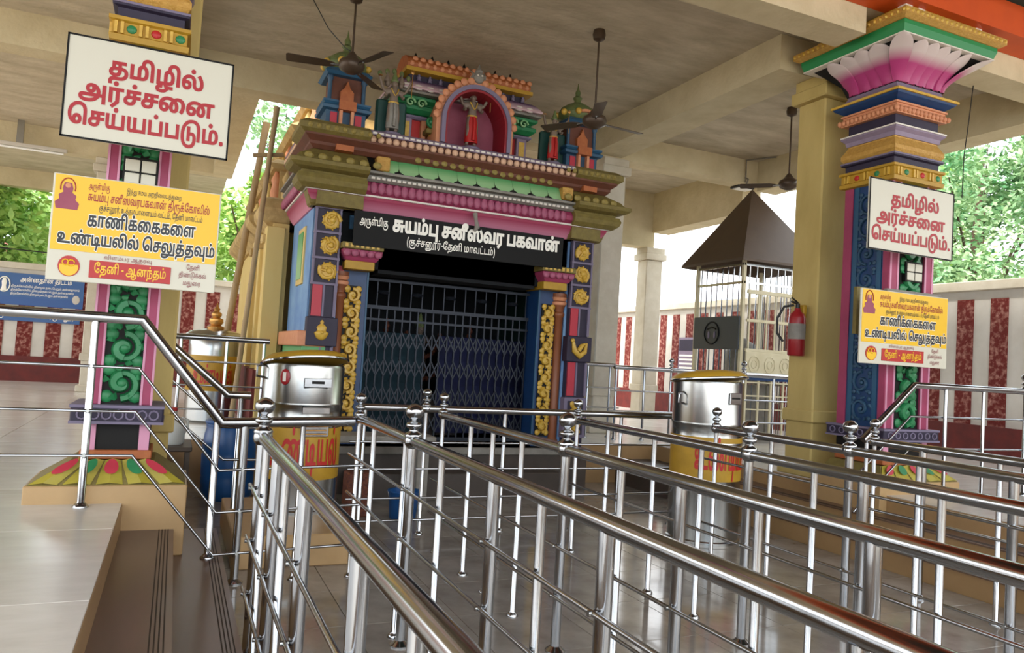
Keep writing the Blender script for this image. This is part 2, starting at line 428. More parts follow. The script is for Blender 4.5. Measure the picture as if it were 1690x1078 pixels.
def painted_pillar(loc, hx, hy, zb, label, zbase, top, side_m='blue', k=1.0, left_side=True):
    cx, cy = loc; x0, x1, y0, y1 = cx-hx, cx+hx, cy-hy, cy+hy; zs, zt = 1.08, 3.33+(k-1)*.5
    P = thing('painted_pillar', label, 'pillar', (cx, cy, zbase))
    # tiled pedestal
    e = .28*k
    px0, px1, py0 = (x0-e, x1+.24, y0-.13) if cx < 2 else (x0-.16, x1+e, y0-.12)
    MB().bbox(px0, px1, py0, y1+.12, zbase, .602, .006).build('pedestal', 'tan_tile', P)
    n = 5; wx = (px1-px0)/n
    zc = .60; yt = y0-.03
    MB().hexa([(px0+.01, py0+.01, zc), (px1-.01, py0+.01, zc), (px1-.01, y1+.1, zc), (px0+.01, y1+.1, zc)],
              [(x0-.06, yt, .74), (x1+.04, yt, .74), (x1+.04, y1, .74), (x0-.06, y1, .74)]).build('sloped_base', 'yellow_olive', P)
    # painted lotus leaves on the slope
    for i in range(n):
        a0, a1 = px0+.02+wx*i, px0+wx*(i+1)-.01; f0 = x0-.05+(x1-x0+.08)*i/n; f1 = x0-.05+(x1-x0+.08)*(i+1)/n
        b = MB(); vs = []; 
        for (t, s0, s1) in ((.02, .0, 1.), (.25, 0, 1), (.55, 0, 1), (.8, 0, 1), (.97, .06, .94)):
            L_ = a0+(f0-a0)*t; R_ = a1+(f1-a1)*t; yy = py0+.01+(yt-py0-.01)*t; zz = zc+.14*t
            for q in (s0, .5, s1): vs.append((L_+(R_-L_)*q, yy-.004-(.014 if q == .5 else 0), zz+.006+(.012 if q == .5 else 0)))
        b.add(vs, [(j*3+i2, j*3+i2+1, j*3+i2+4, j*3+i2+3) for j in range(4) for i2 in range(2)])
        lf = b.build('lotus_leaf', 'leaf_yellow', P)
        b = MB(); mx = (a0+a1)/2*.62+(f0+f1)/2*.38; yy = py0+(yt-py0)*.6; vs = []; N = 14
        for q in range(N):
            an = 2*pi*q/N; tt = .62+.3*sin(an); X = (a0+a1)/2*(1-tt)+(f0+f1)/2*tt + cos(an)*wx*.30*(1-tt*.45)
            vs.append((X, py0+.01+(yt-py0-.01)*tt-.03, zc+.14*tt+.026))
        b.add(vs, [tuple(range(N))]); b.build('leaf_spot', 'crimson' if i % 2 == 0 else 'green', lf)
    MB().bbox(x0-.02, x1+.02, y0-.02, y1, .745, .80, .005).build('base_course', 'orange', P)
    MB().box(x0+.0, x1-.0, y0+.015, y1, .80, .965).build('lower_shaft', 'black_paint', P)
    for a in (x0, x1-.06*k): MB().box(a, a+.06*k, y0, y0+.03, .80, .965).build('pilaster', 'pink_pale', P)
    pl = MB().bbox(x0-.08, x1+.07, y0-.07, y1+.06, .965, 1.072, .008).build('plinth_band', 'purple', P)
    for (za, zb_) in ((.965, .982), (1.062, 1.08)): MB().box(x0-.085, x1+.075, y0-.076, y1+.06, za, zb_).build('band_edge', 'lilac', pl)
    nr = 7
    for i in range(nr):
        b = MB(); c0 = x0-.05+(x1-x0+.1)*(i+.5)/nr; pts = [(c0+.026*k*cos(a), y0-.074, 1.022+.028*sin(a)) for a in [2*pi*q/12 for q in range(13)]]
        b.tube(pts, .006, 5, False); b.build('ring_relief', 'lilac', pl)
    if cx > 2:
        for i in range(5):
            b = MB(); c0 = y0+.03+(y1-y0)*(i+.5)/5; pts = [(x0-.084, c0+.03*cos(a), 1.022+.028*sin(a)) for a in [2*pi*q/12 for q in range(13)]]
            b.tube(pts, .006, 5, False); b.build('ring_relief', 'lilac', pl)
    # shaft with raised coloured strips and a vine relief
    MB().box(x0+.01, x1-.01, y0+.02, y1, 1.08, zt).build('shaft', 'black_paint', P)
    W_ = x1-x0; sw = .2*W_
    for a in (x0, x1-sw):
        st = MB().bbox(a, a+sw, y0, y0+.03, 1.08, zt, .004).build('strip', 'pink', P)
        for q in (a, a+sw-.18*sw): MB().box(q, q+.18*sw, y0-.004, y0+.002, 1.08, zt).build('strip_edge', 'pink_pale', st)
    scroll_panel(P, 'vine_relief', x0+sw+.005, x1-sw-.005, 1.10, zt-.02, y0+.018, 'green', .225*k, .024*k)
    if left_side:
        MB().box(x0-.004, x0+.012, y0+.03, y1, 1.08, zt).build('side_panel', side_m, P)
        for (a, c, m_) in ((y0, .07, 'pink'), (y1-.1, .1, 'pink'), (y0+.09, .05, 'teal_blue'), (y1-.17, .05, 'teal_blue')):
            MB().box(x0-.012, x0+.002, a, a+c, 1.08, zt).build('side_strip', m_, P)
        scroll_panel(P, 'side_relief', y0+.14, y1-.17, 1.12, zt-.05, 0, 'blue_tower', .24, .014, 'y', x0-.012)
    # small framed tile with four panes
    fz = 2.44 if cx < 2 else 2.46; fc = cx+.01; fr = MB().bbox(fc-.10*k, fc+.10*k, y0-.02, y0+.01, fz, fz+.19, .003).build('switch_frame', 'black_paint', P)
    for i in (0, 1):
        for j in (0, 1):
            MB().bbox(fc-.088*k+.092*k*i, fc-.006*k+.092*k*i, y0-.03, y0-.019, fz+.013+.085*j, fz+.088+.085*j, .003).build('pane', 'sign_white', fr)
    # capital, course by course
    z = zt
    def course(name, prof, m, par=P): return MB().ring(prof, cx, cy, hx, hy).build(name, m, par)
    c1 = course('cornice', [(.0, z), (.045, z+.01), (.05, z+.05), (.035, z+.06), (.035, z+.14), (.055, z+.15), (.055, z+.175), (0, z+.18)], 'yellow')
    for (side, L0, L1) in (('f', x0-.03, x1+.03), ('l', y0-.02, y1+.02)):
        nn = 6 if side == 'f' else 5; st_ = (L1-L0)/nn
        for i in range(nn):
            q = L0+st_*(i+.5); b = MB()
            if i % 2 == 0:
                for d in (-.018, .018):
                    if side == 'f': b.box(q+d-.009, q+d+.009, y0-.052, y0-.03, z+.06, z+.14)
                    else: b.box(x0-.052, x0-.03, q+d-.009, q+d+.009, z+.06, z+.14)
                b.build('bracket', 'gold', c1)
            else:
                if side == 'f': b.ball((q, y0-.036, z+.10), .03, 10, 6, (1, .4, 1))
                else: b.ball((x0-.036, q, z+.10), .03, 10, 6, (.4, 1, 1))
                b.build('boss', 'green' if i % 4 == 1 else 'red', c1)
    course('band', [(0, z+.18), (.01, z+.18), (.012, z+.25), (.04, z+.26), (.04, z+.275), (0, z+.275)], 'purple')
    course('band_line', [(0, z+.275), (.045, z+.275), (.045, z+.292), (0, z+.292)], 'lilac')
    course('carved_bell', [(0, z+.292), (.02, z+.295), (.045, z+.33), (.045, z+.37), (.015, z+.43), (.0, z+.46), (.0, z+.475), (0, z+.476)], 'gold_carved')
    course('neck_step', [(0, z+.476), (.012, z+.476), (.02, z+.52), (.05, z+.55), (.05, z+.565), (0, z+.567)], 'purple_grey')
    course('neck_line', [(0, z+.567), (.055, z+.567), (.055, z+.582), (0, z+.583)], 'white_paint')
    course('neck', [(0, z+.583), (.0, z+.584), (.0, z+.70), (0, z+.702)], 'purple')
    rl = course('roll_bed', [(0, z+.702), (.05, z+.70), (.06, z+.73), (.05, z+.77), (.04, z+.772), (.04, z+.80), (.055, z+.80), (.055, z+.82), (0, z+.822)], 'orange_flesh')
    lob = MB().ball((0, 0, 0), .03, 8, 6, (.85, .8, 1.1)).mesh('lobe', 'orange_flesh', 60)
    nn = int((2*hx+.12)/.05)
    for i in range(nn+1): inst(lob, 'lobe', rl, (x0-.06+(2*hx+.12)*i/nn, y0-.058, z+.738))
    nn = int((2*hy+.12)/.05)
    for i in range(1, nn+1): inst(lob, 'lobe', rl, (x0-.058, y0-.06+(2*hy+.12)*i/nn, z+.738), (0, 0, pi/2))
    course('blue_slab', [(0, z+.822), (.03, z+.83), (.10, z+.88), (.11, z+.90), (0, z+.901)], 'blue')
    course('slab_edge', [(0, z+.901), (.125, z+.901), (.125, z+.925), (.10, z+.935), (0, z+.936)], 'gold')
    course('throat', [(0, z+.936), (.06, z+.936), (.02, z+1.0), (.01, z+1.04), (0, z+1.041)], 'purple_grey')
    H = .33; zl = z+1.03; F_ = .26*k
    course('lotus_core', [(0, zl), (.02, zl), (.06, zl+.12), (.16*k, zl+.25), (.23*k, zl+H), (0, zl+H+.001)], 'black_paint')
    npf = 5
    pm = petal_mesh((2*hx+.02)/npf, (2*hx+.02+2*F_*.72)/npf*1.10, H-.01, F_*.95).mesh('petal', 'petal', 50)
    for i in range(npf):
        u = (i+.5)/npf*2-1
        inst(pm, 'petal', P, (cx+u*(hx+.01), y0-.025, zl), (0, 0, u*.32))
    pm2 = petal_mesh((2*hy+.02)/4, (2*hy+.02+2*F_*.72)/4*1.10, H-.01, F_*.95).mesh('petal', 'petal', 50)
    for i in range(4):
        u = (i+.5)/4*2-1
        inst(pm2, 'petal', P, (x0-.025, cy-u*(hy+.01), zl), (0, 0, -pi/2+u*.32))
        inst(pm2, 'petal', P, (x1+.025, cy+u*(hy+.01), zl), (0, 0, pi/2+u*.32))
    pm3 = petal_mesh(.07, .22*k, H-.01, F_*1.42).mesh('petal', 'petal', 50)
    inst(pm3, 'petal', P, (x0-.015, y0-.015, zl), (0, 0, -pi/4)); inst(pm3, 'petal', P, (x1+.015, y0-.015, zl), (0, 0, pi/4))
    zz = zl+H
    course('green_slab', [(0, zz), (.28*k, zz), (.30*k, zz+.07), (.30*k, zz+.11), (0, zz+.111)], 'green_band')
    course('white_line', [(.2, zz-.012), (.285*k, zz-.012), (.285*k, zz+.0), (.2, zz+.001)], 'white_paint')
    ct = course('carved_slab', [(0, zz+.111), (.31*k, zz+.111), (.35*k, zz+.14), (.35*k, zz+.20), (.32*k, zz+.22), (0, zz+.221)], 'gold_carved')
    kn = MB().ball((0, 0, 0), .022, 6, 5, (1, .8, 1)).mesh('knob_relief', 'gold', 60)
    nn = int((2*hx+.7*k)/.06)
    for i in range(nn): inst(kn, 'knob_relief', ct, (x0-.33*k+(2*hx+.66*k)*i/(nn-1), y0-.345*k, zz+.17))
    nn = int((2*hy+.7*k)/.06)
    for i in range(nn): inst(kn, 'knob_relief', ct, (x0-.345*k, y0-.33*k+(2*hy+.66*k)*i/(nn-1), zz+.17))
    K = .91
    for o in P.children_recursive:
        bz = ORG[o.name].z
        if o.data.users == 1 and o.location.length < 1e-6:
            for v in o.data.vertices:
                if v.co.z+bz > zt+1e-4: v.co.z = zt-bz+(v.co.z+bz-zt)*K
        elif bz > zt:
            o.location.z += (bz-zt)*(K-1); o.scale.z *= K
    if top:
        a, c, d = x0-.26, x1+.18, y0-.28
        tb_ = MB().bbox(a, c, d, y0+.1, 4.815, 4.90, .004).build('top_block', 'yellow', P)
        for q in (a-.004, c-.08, a+.16): MB().box(q, q+.085, d-.004, d+.08, 4.82, 4.899).build('block_face', 'white_paint', tb_)
        MB().bbox(a, a+.3, y0+.1, y1+.2, 4.815, 4.90, .004).build('top_block', 'yellow', P)
    return P
painted_pillar((-.29, 5.48), .18, .18, .495, 'painted pillar with green vine relief between pink strips, left of the shrine', .165, False, left_side=False)
painted_pillar((6.29, 5.27), .29, .27, .495, 'painted pillar with pink lotus capital and blue side face, right of the shrine', .3, True, k=1.12)

# ------------------------------------------------------------ the shrine
SH = thing('shrine', 'painted shrine with arched statue niche on its roof above a dark gated doorway', 'shrine', (2.885, 9.0, 0))
XL, XR, YF = 1.22, 4.55, 8.0
MB().box(XL-.03, XR+.05, YF-.02, 10.3, 0, .5).build('plinth', 'dark_plinth', SH)
MB().bbox(XL-.06, XR+.08, YF-.06, 10.3, .42, .5, .01).build('plinth_edge', 'stone_grey', SH)
MB().bbox(1.7, 4.1, YF-.32, YF-.05, 0, .26, .01).build('door_step', 'dark_plinth', SH)
# side walls, back wall and chamber
sw_ = MB().box(XL, XL+.3, YF+.1, 9.55, .5, 3.05).build('side_wall', 'blue_wall', SH)
fr = MB().bbox(XL-.02, XL+.01, 8.5, 8.95, 2.2, 2.84, .006).build('wall_panel', 'vimana_wall', sw_)
MB().box(XL-.03, XL-.018, 8.56, 8.89, 2.26, 2.78).build('panel_face', 'green_pale', sw_)
MB().box(XR-.3, XR, YF+.1, 10.3, .5, 3.05).build('side_wall', 'blue_wall', SH)
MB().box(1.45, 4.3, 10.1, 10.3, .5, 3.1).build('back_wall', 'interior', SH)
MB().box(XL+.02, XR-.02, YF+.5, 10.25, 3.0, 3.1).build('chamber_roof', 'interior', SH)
MB().box(XL+.3, XL+.33, YF+.5, 10.2, .5, 3.0).build('inner_wall', 'deity_green', SH)
MB().box(XR-.33, XR-.3, YF+.5, 10.2, .5, 3.0).build('inner_wall', 'deity_green', SH)
# ledges on the left side
MB().bbox(XL-.10, XL+.2, 7.98, 9.5, 1.52, 1.68, .01).build('side_ledge', 'orange_flesh', SH)
MB().box(XL-.04, XL+.2, 8.0, 9.5, 1.2, 1.52).build('side_ledge', 'green_pale', SH)
MB().bbox(XL-.14, XL+.1, 8.0, 9.5, 1.0, 1.2, .01).build('side_ledge', 'wall_base', SH)
# medallion piers
def medallion(par, cx, cz, r, y, kind):
    b = MB(); p, rr = spiral(cx, cz, r, 1.15, kind*1.3, y, 1 if kind % 2 == 0 else -1, r*.22, 20); b.tube(p, rr, 7)
    b.ball((cx+r*.12, y-.01, cz+r*.05), r*.36, 9, 6, (1, .6, 1)); b.ball((cx-r*.25, y-.012, cz+r*.30), r*.2, 8, 5)
    b.ball((cx, y+.008, cz), r*.98, 16, 6, (1, .18, 1)); a = 1.0+kind; b.tube([(cx+r*.3*cos(a), y-.012, cz+r*.3*sin(a)), (cx+r*.9*cos(a), y-.01, cz+r*.9*sin(a)), (cx+r*1.15*cos(a+.5), y-.004, cz+r*1.1*sin(a+.5))], [r*.2, r*.14, r*.05], 6)
    for q in range(9): an = 2*pi*q/9; b.ball((cx+r*.98*cos(an), y+.002, cz+r*.98*sin(an)), r*.13, 6, 4)
    return b.build('medallion', 'gold', par, 60)
def pier(x0, x1, mir):
    P = MB().box(x0+.01, x1-.01, YF+.02, YF+.34, .5, 2.98).build('medallion_pier', 'purple', SH)
    cx = (x0+x1)/2
    for z in (2.98, 2.72, 2.45, 2.18): MB().box(x0-.006, x1+.006, YF-.004, YF+.05, z-.012, z+.012).build('pier_line', 'lilac', P)
    for i, z in enumerate((2.85, 2.585, 2.315)): medallion(P, cx+(.03 if not mir else -.0), z, .095, YF+.005, i+(3 if mir else 0))
    for a in (x0, x1-.02): MB().box(a, a+.02, YF+.0, YF+.05, 2.18, 2.98).build('pier_line', 'lilac', P)
    for (za, zb) in ((1.84, 2.17), (1.12, 1.52)):
        MB().box(x0+.02, x0+.12, YF+.004, YF+.03, za, zb).build('pier_stripe', 'crimson', P)
        MB().box(x0+.125, x0+.145, YF-.002, YF+.03, za, zb).build('pier_line', 'lilac', P)
        MB().box(x1-.03, x1-.0, YF-.002, YF+.03, za, zb).build('pier_line', 'lilac', P)
    bx = MB().bbox(x0-.02, x1+.03, YF-.03, YF+.1, 1.53, 1.83, .006).build('pier_block', 'purple', P)
    b = MB()
    if mir:
        pts = [(cx-.09, YF-.045, 1.76), (cx-.07, YF-.045, 1.66), (cx, YF-.045, 1.60), (cx+.07, YF-.045, 1.65), (cx+.09, YF-.045, 1.76)]
        b.tube(pts, [.02, .035, .04, .03, .015], 7); b.ball((cx-.1, YF-.045, 1.78), .028, 8, 5); b.tube([(cx-.02, YF-.05, 1.66), (cx+.02, YF-.05, 1.72), (cx+.07, YF-.05, 1.75)], [.03, .03, .01], 6)
    else:
        b.lathe((cx, YF-.035, 1.59), [(.015, 0), (.05, .02), (.07, .06), (.075, .08), (.05, .09), (.045, .11), (.055, .13), (.04, .15), (.015, .17), (.02, .19), (.004, .21)], 12, 1, .5)
        b.ball((cx, YF-.07, 1.67), .02, 7, 5)
    b.build('pier_emblem', 'gold', bx, 60)
    lo = MB().bbox(x0-.01, x1+.01, YF-.01, YF+.1, .62, 1.10, .006).build('pier_block', 'lilac', P)
    MB().box(x0+.035, x1-.035, YF-.016, YF, .66, 1.06).build('block_face', 'purple', lo)
    scroll_panel(P, 'carved_panel', x0+.06, x1-.06, .68, 1.04, YF-.02, 'gold', .12, .02)
    return P
pier(1.23, 1.50, False); pier(4.27, 4.55, True)
# inner pillars with gold scrollwork, half columns beside them
def inner(xa, xb, xg0, xg1, bx, mir):
    P = MB().box(xa, xb, YF+.15, YF+.5, .5, 2.36).build('inner_pillar', 'blue', SH)
    for a in (xa, xb-.015): MB().box(a-.002, a+.017, YF+.142, YF+.16, .6, 2.36).build('pillar_edge', 'teal_blue', P)
    MB().box(xg0-.01, xg1+.01, YF+.13, YF+.15, .62, 2.20).build('scroll_bed', 'black_paint', P)
    scroll_panel(P, 'gold_scroll', xg0, xg1, .64, 2.19, YF+.125, 'gold', .185, .021)
    hc = MB().lathe((bx, YF+.15, .5), [(.075, 0), (.075, .08), (.055, .1), (.055, 1.55), (.075, 1.57), (.075, 1.6), (.055, 1.62), (.06, 1.66), (.085, 1.70), (.09, 1.74), (.07, 1.76), (.09, 1.80), (.09, 1.84)], 14).build('half_column', 'brown_col', SH, 50)
    MB().lathe((bx, YF+.15, 2.2), [(.088, 0), (.095, .03), (.08, .05), (.097, .09), (.06, .1)], 14).build('column_collar', 'orange_flesh', hc, 50)
    # capital: yellow block, pink lobes, olive abacus
    x0, x1 = (1.52, 1.93) if not mir else (3.84, 4.25)
    yb = MB().bbox(x0+.04, x1-.06, YF-.05, YF+.45, 2.36, 2.45, .006).build('capital_block', 'yellow', SH)
    b = MB(); b.molding([(0, 2.45), (.015, 2.47), (.05, 2.53), (.055, 2.56), (.04, 2.565), (0, 2.566)], x0+.05, x1-.05, YF-.05, YF+.45); b.build('capital_cove', 'pink', yb)
    for i in range(5):
        MB().ball((x0+.04+(x1-x0-.08)*i/4, YF-.10, 2.525), .045, 9, 6, (.95, .5, .9)).build('lobe', 'lobe_pink', yb, 60)
    MB().bbox(x0-.02, x1+.01, YF-.13, YF+.45, 2.566, 2.63, .006).build('capital_abacus', 'yellow_olive', yb)
    for i in range(7): MB().box(x0+.01+.055*i, x0+.04+.055*i, YF-.137, YF-.12, 2.58, 2.616).build('dentil', 'gold', yb)
inner(1.56, 1.86, 1.615, 1.775, 1.555, False); inner(3.92, 4.2, 3.975, 4.12, 4.2, True)
MB().box(1.50, 1.58, YF+.12, YF+.4, .5, 2.4).build('jamb', 'crimson', SH)
MB().box(4.18, 4.28, YF+.12, YF+.4, .5, 2.98).build('jamb', 'purple', SH)
# painted frieze over the door, behind the board
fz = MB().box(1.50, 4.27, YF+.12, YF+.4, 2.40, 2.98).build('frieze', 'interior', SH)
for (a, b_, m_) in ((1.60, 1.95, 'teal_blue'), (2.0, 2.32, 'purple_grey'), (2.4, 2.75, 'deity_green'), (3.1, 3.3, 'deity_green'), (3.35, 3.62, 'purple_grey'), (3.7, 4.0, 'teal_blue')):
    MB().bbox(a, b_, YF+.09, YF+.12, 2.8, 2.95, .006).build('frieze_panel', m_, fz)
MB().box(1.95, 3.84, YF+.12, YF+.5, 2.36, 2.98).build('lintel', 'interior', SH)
# collapsible gate
GY = 8.42
gt = MB().box(1.86, 3.92, GY-.02, GY+.02, 1.99, 2.03).build('gate_rail', 'gate_metal', SH)
MB().box(1.86, 3.92, GY-.02, GY+.02, .52, .56).build('gate_rail', 'gate_metal', gt)
MB().box(1.86, 3.92, GY-.015, GY+.015, 1.86, 1.885).build('gate_rail', 'gate_metal', gt)
bar = MB().box(-.008, .008, -.012, .012, 0, 1.47).mesh('gate_bar', 'gate_metal')
for i in range(23): inst(bar, 'gate_bar', gt, (1.88+.0918*i, GY, .54))
lat = MB().hexa([(-.054, -.004, -.0), (-.038, -.004, 0), (-.038, .004, 0), (-.054, .004, 0)], [(.038, -.004, .19), (.054, -.004, .19), (.054, .004, .19), (.038, .004, .19)]).mesh('lattice_strip', 'gate_metal')
for i in range(22):
    for k in range(4):
        z = .62+.31*k
        inst(lat, 'lattice_strip', gt, (1.926+.0918*i, GY-.018, z))
        inst(lat, 'lattice_strip', gt, (1.926+.0918*i, GY-.026, z), (0, 0, pi))
tg = MB().box(1.86, 3.92, GY-.02, GY+.02, 2.30, 2.33).build('transom', 'gate_metal', SH)
tb = MB().box(-.006, .006, -.006, .006, 0, .30).mesh('transom_bar', 'gate_metal')
for i in range(16): inst(tb, 'transom_bar', tg, (1.9+.132*i, GY, 2.03))
for i in range(5):
    MB().lathe((2.1+.4*i, GY, 2.18), [(.05, -.02), (.07, 0), (.05, .02)], 12).build('transom_rosette', 'gate_metal', tg)
MB().extrude_x([(9.0+.02*sin(q*1.3), .55+.1*q) for q in range(13)]+[(9.03+.02*sin(q*1.3), .55+.1*q) for q in range(12, -1, -1)], 1.6, 2.8).build('curtain', 'curtain_teal', SH)
MB().extrude_x([(9.0+.02*sin(q*1.3), .55+.1*q) for q in range(13)]+[(9.03+.02*sin(q*1.3), .55+.1*q) for q in range(12, -1, -1)], 3.0, 4.15).build('curtain', 'curtain_blue', SH)
# seated idol with garlands inside the chamber
b = MB(); b.box(2.45, 3.35, 9.2, 9.9, .5, .85); b.bbox(2.55, 3.25, 9.25, 9.85, .85, 1.0); idb = b.build('altar', 'dark_plinth', SH)

# skinned standing figures for the roof statues
def blob(chains, name, m, par, org):
    """one continuous body grown over a skeleton by a skin modifier; evaluated to a plain mesh"""
    vs = []; es = []; rr = []; keys = {}
    for ch in chains:
        prev = None
        for (p, r) in ch:
            k = tuple(round(c, 4) for c in p)
            if k not in keys: keys[k] = len(vs); vs.append(p); rr.append(r)
            i = keys[k]
            if prev is not None and prev != i: es.append((prev, i))
            prev = i
    me = bpy.data.meshes.new(name); me.from_pydata(vs, es, [])
    o = bpy.data.objects.new(name, me); COL.objects.link(o)
    sk = o.modifiers.new('skin', 'SKIN')
    for i, r in enumerate(rr): me.skin_vertices[0].data[i].radius = (r, r)
    me.skin_vertices[0].data[0].use_root = True
    sb = o.modifiers.new('sub', 'SUBSURF'); sb.levels = 1; sb.render_levels = 1
    dg = bpy.context.evaluated_depsgraph_get(); dg.update()
    nm = bpy.data.meshes.new_from_object(o.evaluated_get(dg)); bpy.data.objects.remove(o)
    nm.materials.clear(); nm.materials.append(M[m]); nm.shade_smooth()
    q = bpy.data.objects.new(name, nm); COL.objects.link(q); q.parent = par
    q.location = Vector(org)-ORG[par.name]; own(q, org)
    return q
def statue(x, y, z, h, skin, cloth, arms=4, par=None, lean=0):
    s = h
    P = lambda a, b, c: (a*s, b*s, c*s)
    ch = [[(P(0, 0, .50), .075*s), (P(.01, 0, .60), .062*s), (P(0, 0, .70), .078*s), (P(0, 0, .755), .04*s), (P(0, -.01, .80), .035*s)],
          [(P(0, 0, .50), .075*s), (P(.05, 0, .46), .06*s), (P(.07, -.02, .27), .045*s), (P(.06, 0, .06), .03*s), (P(.07, -.06, .02), .026*s)],
          [(P(0, 0, .50), .075*s), (P(-.05, 0, .46), .06*s), (P(-.06, -.03, .27), .045*s), (P(-.07, 0, .06), .03*s), (P(-.09, -.06, .02), .026*s)]]
    sets = [(1, .13, .12, .60), (-1, .13, .12, .60)] + ([(1, .15, .22, .86), (-1, .15, .22, .86)] if arms > 2 else [])
    for (sg, ex, hx, hz) in sets:
        ch.append([(P(0, 0, .70), .078*s), (P(sg*.09, 0, .72), .036*s), (P(sg*ex*1.15, .0, .62 if hz < .8 else .70), .028*s), (P(sg*hx*1.15, -.06, hz), .022*s), (P(sg*hx*1.2, -.09, hz+.03), .02*s)])
    B = blob(ch, 'statue', skin, par, (x, y, z))
    o = (x, y, z)
    def A(b, nm, m): return b.build(nm, m, B, 60)
    W = lambda a, b, c: (x+a*s, y+b*s, z+c*s)
    b = MB(); b.ball(W(0, -.015, .83), .052*s, 12, 8, (.9, .95, 1.15)); b.ball(W(0, -.065, .825), .012*s, 6, 4)
    for sg in (1, -1): b.ball(W(sg*.018, -.06, .84), .007*s, 6, 4); b.ball(W(sg*.05, -.01, .825), .014*s, 6, 4)
    A(b, 'head', skin)
    b = MB(); b.lathe(W(0, 0, .875), [(.055*s, -.02*s), (.06*s, .0), (.05*s, .03*s), (.042*s, .06*s), (.03*s, .10*s), (.02*s, .13*s), (.022*s, .14*s), (.004*s, .17*s)], 10)
    for q in range(7): a = 2*pi*q/7; b.ball(W(.05*cos(a), .05*sin(a), .885), .014*s, 6, 4)
    A(b, 'crown', 'dome_green')
    b = MB(); b.lathe(W(0, 0, .10), [(.11*s, 0), (.105*s, .12*s), (.10*s, .30*s), (.085*s, .40*s), (.08*s, .43*s)], 14, 1, .8)
    b.tube([W(0, -.10, .50), W(.01, -.11, .3), W(.0, -.115, .12)], [.02*s, .022*s, .03*s], 6)
    A(b, 'robe', cloth)
    b = MB(); b.lathe(W(0, 0, .51), [(.084*s, 0), (.09*s, .012*s), (.084*s, .024*s)], 12, 1, .85)
    b.tube([W(-.06, -.05, .74), W(-.03, -.085, .66), W(0, -.09, .62), W(.03, -.085, .66), W(.06, -.05, .74)], .009*s, 6)
    A(b, 'ornament', 'gold')
    if arms > 2:
        b = MB()
        b.tube([W(.26, -.10, .62), W(.26, -.10, 1.02)], .008*s, 6); b.ball(W(.26, -.10, 1.04), .03*s, 8, 5, (1, .4, 1.2))
        b.lathe(W(-.26, -.10, .90), [(.035*s, -.006*s), (.035*s, .006*s)], 10)
        A(b, 'weapon', 'brass')
    b = MB(); b.lathe(W(0, 0, 0), [(.16*s, -.02*s), (.17*s, .0), (.15*s, .03*s)], 14); A(b, 'pedestal', 'lilac')
    return B
deity_body = statue(2.9, 9.55, 1.0, 1.0, 'skin_dark', 'deity_green', 2, SH)
for (gx, gz, gr) in ((2.9, 1.42, .22), (2.9, 1.3, .34)):
    b = MB()
    for q in range(22):
        a = pi+pi*q/21; b.ball((gx+gr*cos(a), 9.38, gz+.35+gr*1.35*sin(a)), .032, 6, 4)
    b.build('garland', 'marigold', SH)
for gx in (2.35, 3.45):
    b = MB()
    for q in range(16): b.ball((gx+.02*sin(q), 9.2, 1.0+.06*q), .035, 6, 4)
    b.build('garland', 'marigold', SH)

# entablature: mouldings wrapped round left side, front and right side
def mold(name, prof, m, x0=XL, x1=XR, yf=YF, yb=9.5, par=SH, l=True, r=True): return MB().molding(prof, x0, x1, yf, yb, l, r).build(name, m, par)
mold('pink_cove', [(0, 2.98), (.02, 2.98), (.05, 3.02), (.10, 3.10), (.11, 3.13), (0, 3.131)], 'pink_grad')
mold('cornice_line', [(0, 3.131), (.13, 3.131), (.13, 3.15), (0, 3.151)], 'white_paint')
rb = mold('pink_roll', [(0, 3.151), (.10, 3.151), (.15, 3.19), (.15, 3.24), (.11, 3.29), (0, 3.291)], 'pink')
lobe = MB().ball((0, 0, 0), .055, 9, 6, (.80, .5, 1.15)).mesh('lobe', 'lobe_pink', 60)
for i in range(28): inst(lobe, 'lobe', rb, (1.78+.0835*i, YF-.145, 3.225))
for i in range(15): inst(lobe, 'lobe', rb, (XL-.145, 8.4+.083*i, 3.225), (0, 0, pi/2))
st = mold('cornice_step', [(0, 3.291), (.14, 3.291), (.17, 3.31), (.17, 3.335), (.13, 3.34), (.13, 3.36), (.20, 3.37), (.20, 3.395), (0, 3.396)], 'stone_grey')
dn = MB().box(-.018, .018, -.012, .012, 0, .022).mesh('dentil', 'white_paint')
for i in range(42): inst(dn, 'dentil', st, (1.76+.056*i, YF-.175, 3.312))
gb = mold('green_band', [(0, 3.396), (.15, 3.396), (.15, 3.42), (.055, 3.56), (0, 3.561)], 'black_paint')
# green lotus leaves leaning back over the band
gp = MB(); vs = []
for (t, hw) in ((0, .085), (.22, .104), (.45, .1105), (.75, .111), (1, .111)):
    for u in (-1, -.5, 0, .5, 1): vs.append((u*hw, -.012*(1-u*u), .155*t if abs(u) < 1 or t > 0 else 0))
vs = [(x, y+.09*z/.155, z) for x, y, z in vs]
vs[0] = (-.03, vs[0][1], 0); vs[4] = (.03, vs[4][1], 0); vs[1] = (-.06, -.006, -.0); vs[3] = (.06, -.006, 0)
gp.add(vs, [(j*5+i, j*5+i+1, j*5+i+6, j*5+i+5) for j in range(4) for i in range(4)])
gpm = gp.mesh('green_leaf', 'green_pale', 60)
for i in range(10): inst(gpm, 'green_leaf', gb, (1.93+.2235*i, YF-.158, 3.405))
tc_ = mold('terracotta_band', [(0, 3.561), (.08, 3.561), (.12, 3.60), (.12, 3.63), (.18, 3.68), (.18, 3.70), (0, 3.701)], 'terracotta')
lf_ = MB().ball((0, 0, 0), .04, 7, 5, (1, .45, .8)).mesh('leaf_relief', 'olive_knob', 60)
for i in range(17): inst(lf_, 'leaf_relief', tc_, (2.25+.1*i, YF-.115, 3.60+.012*(i % 2)))
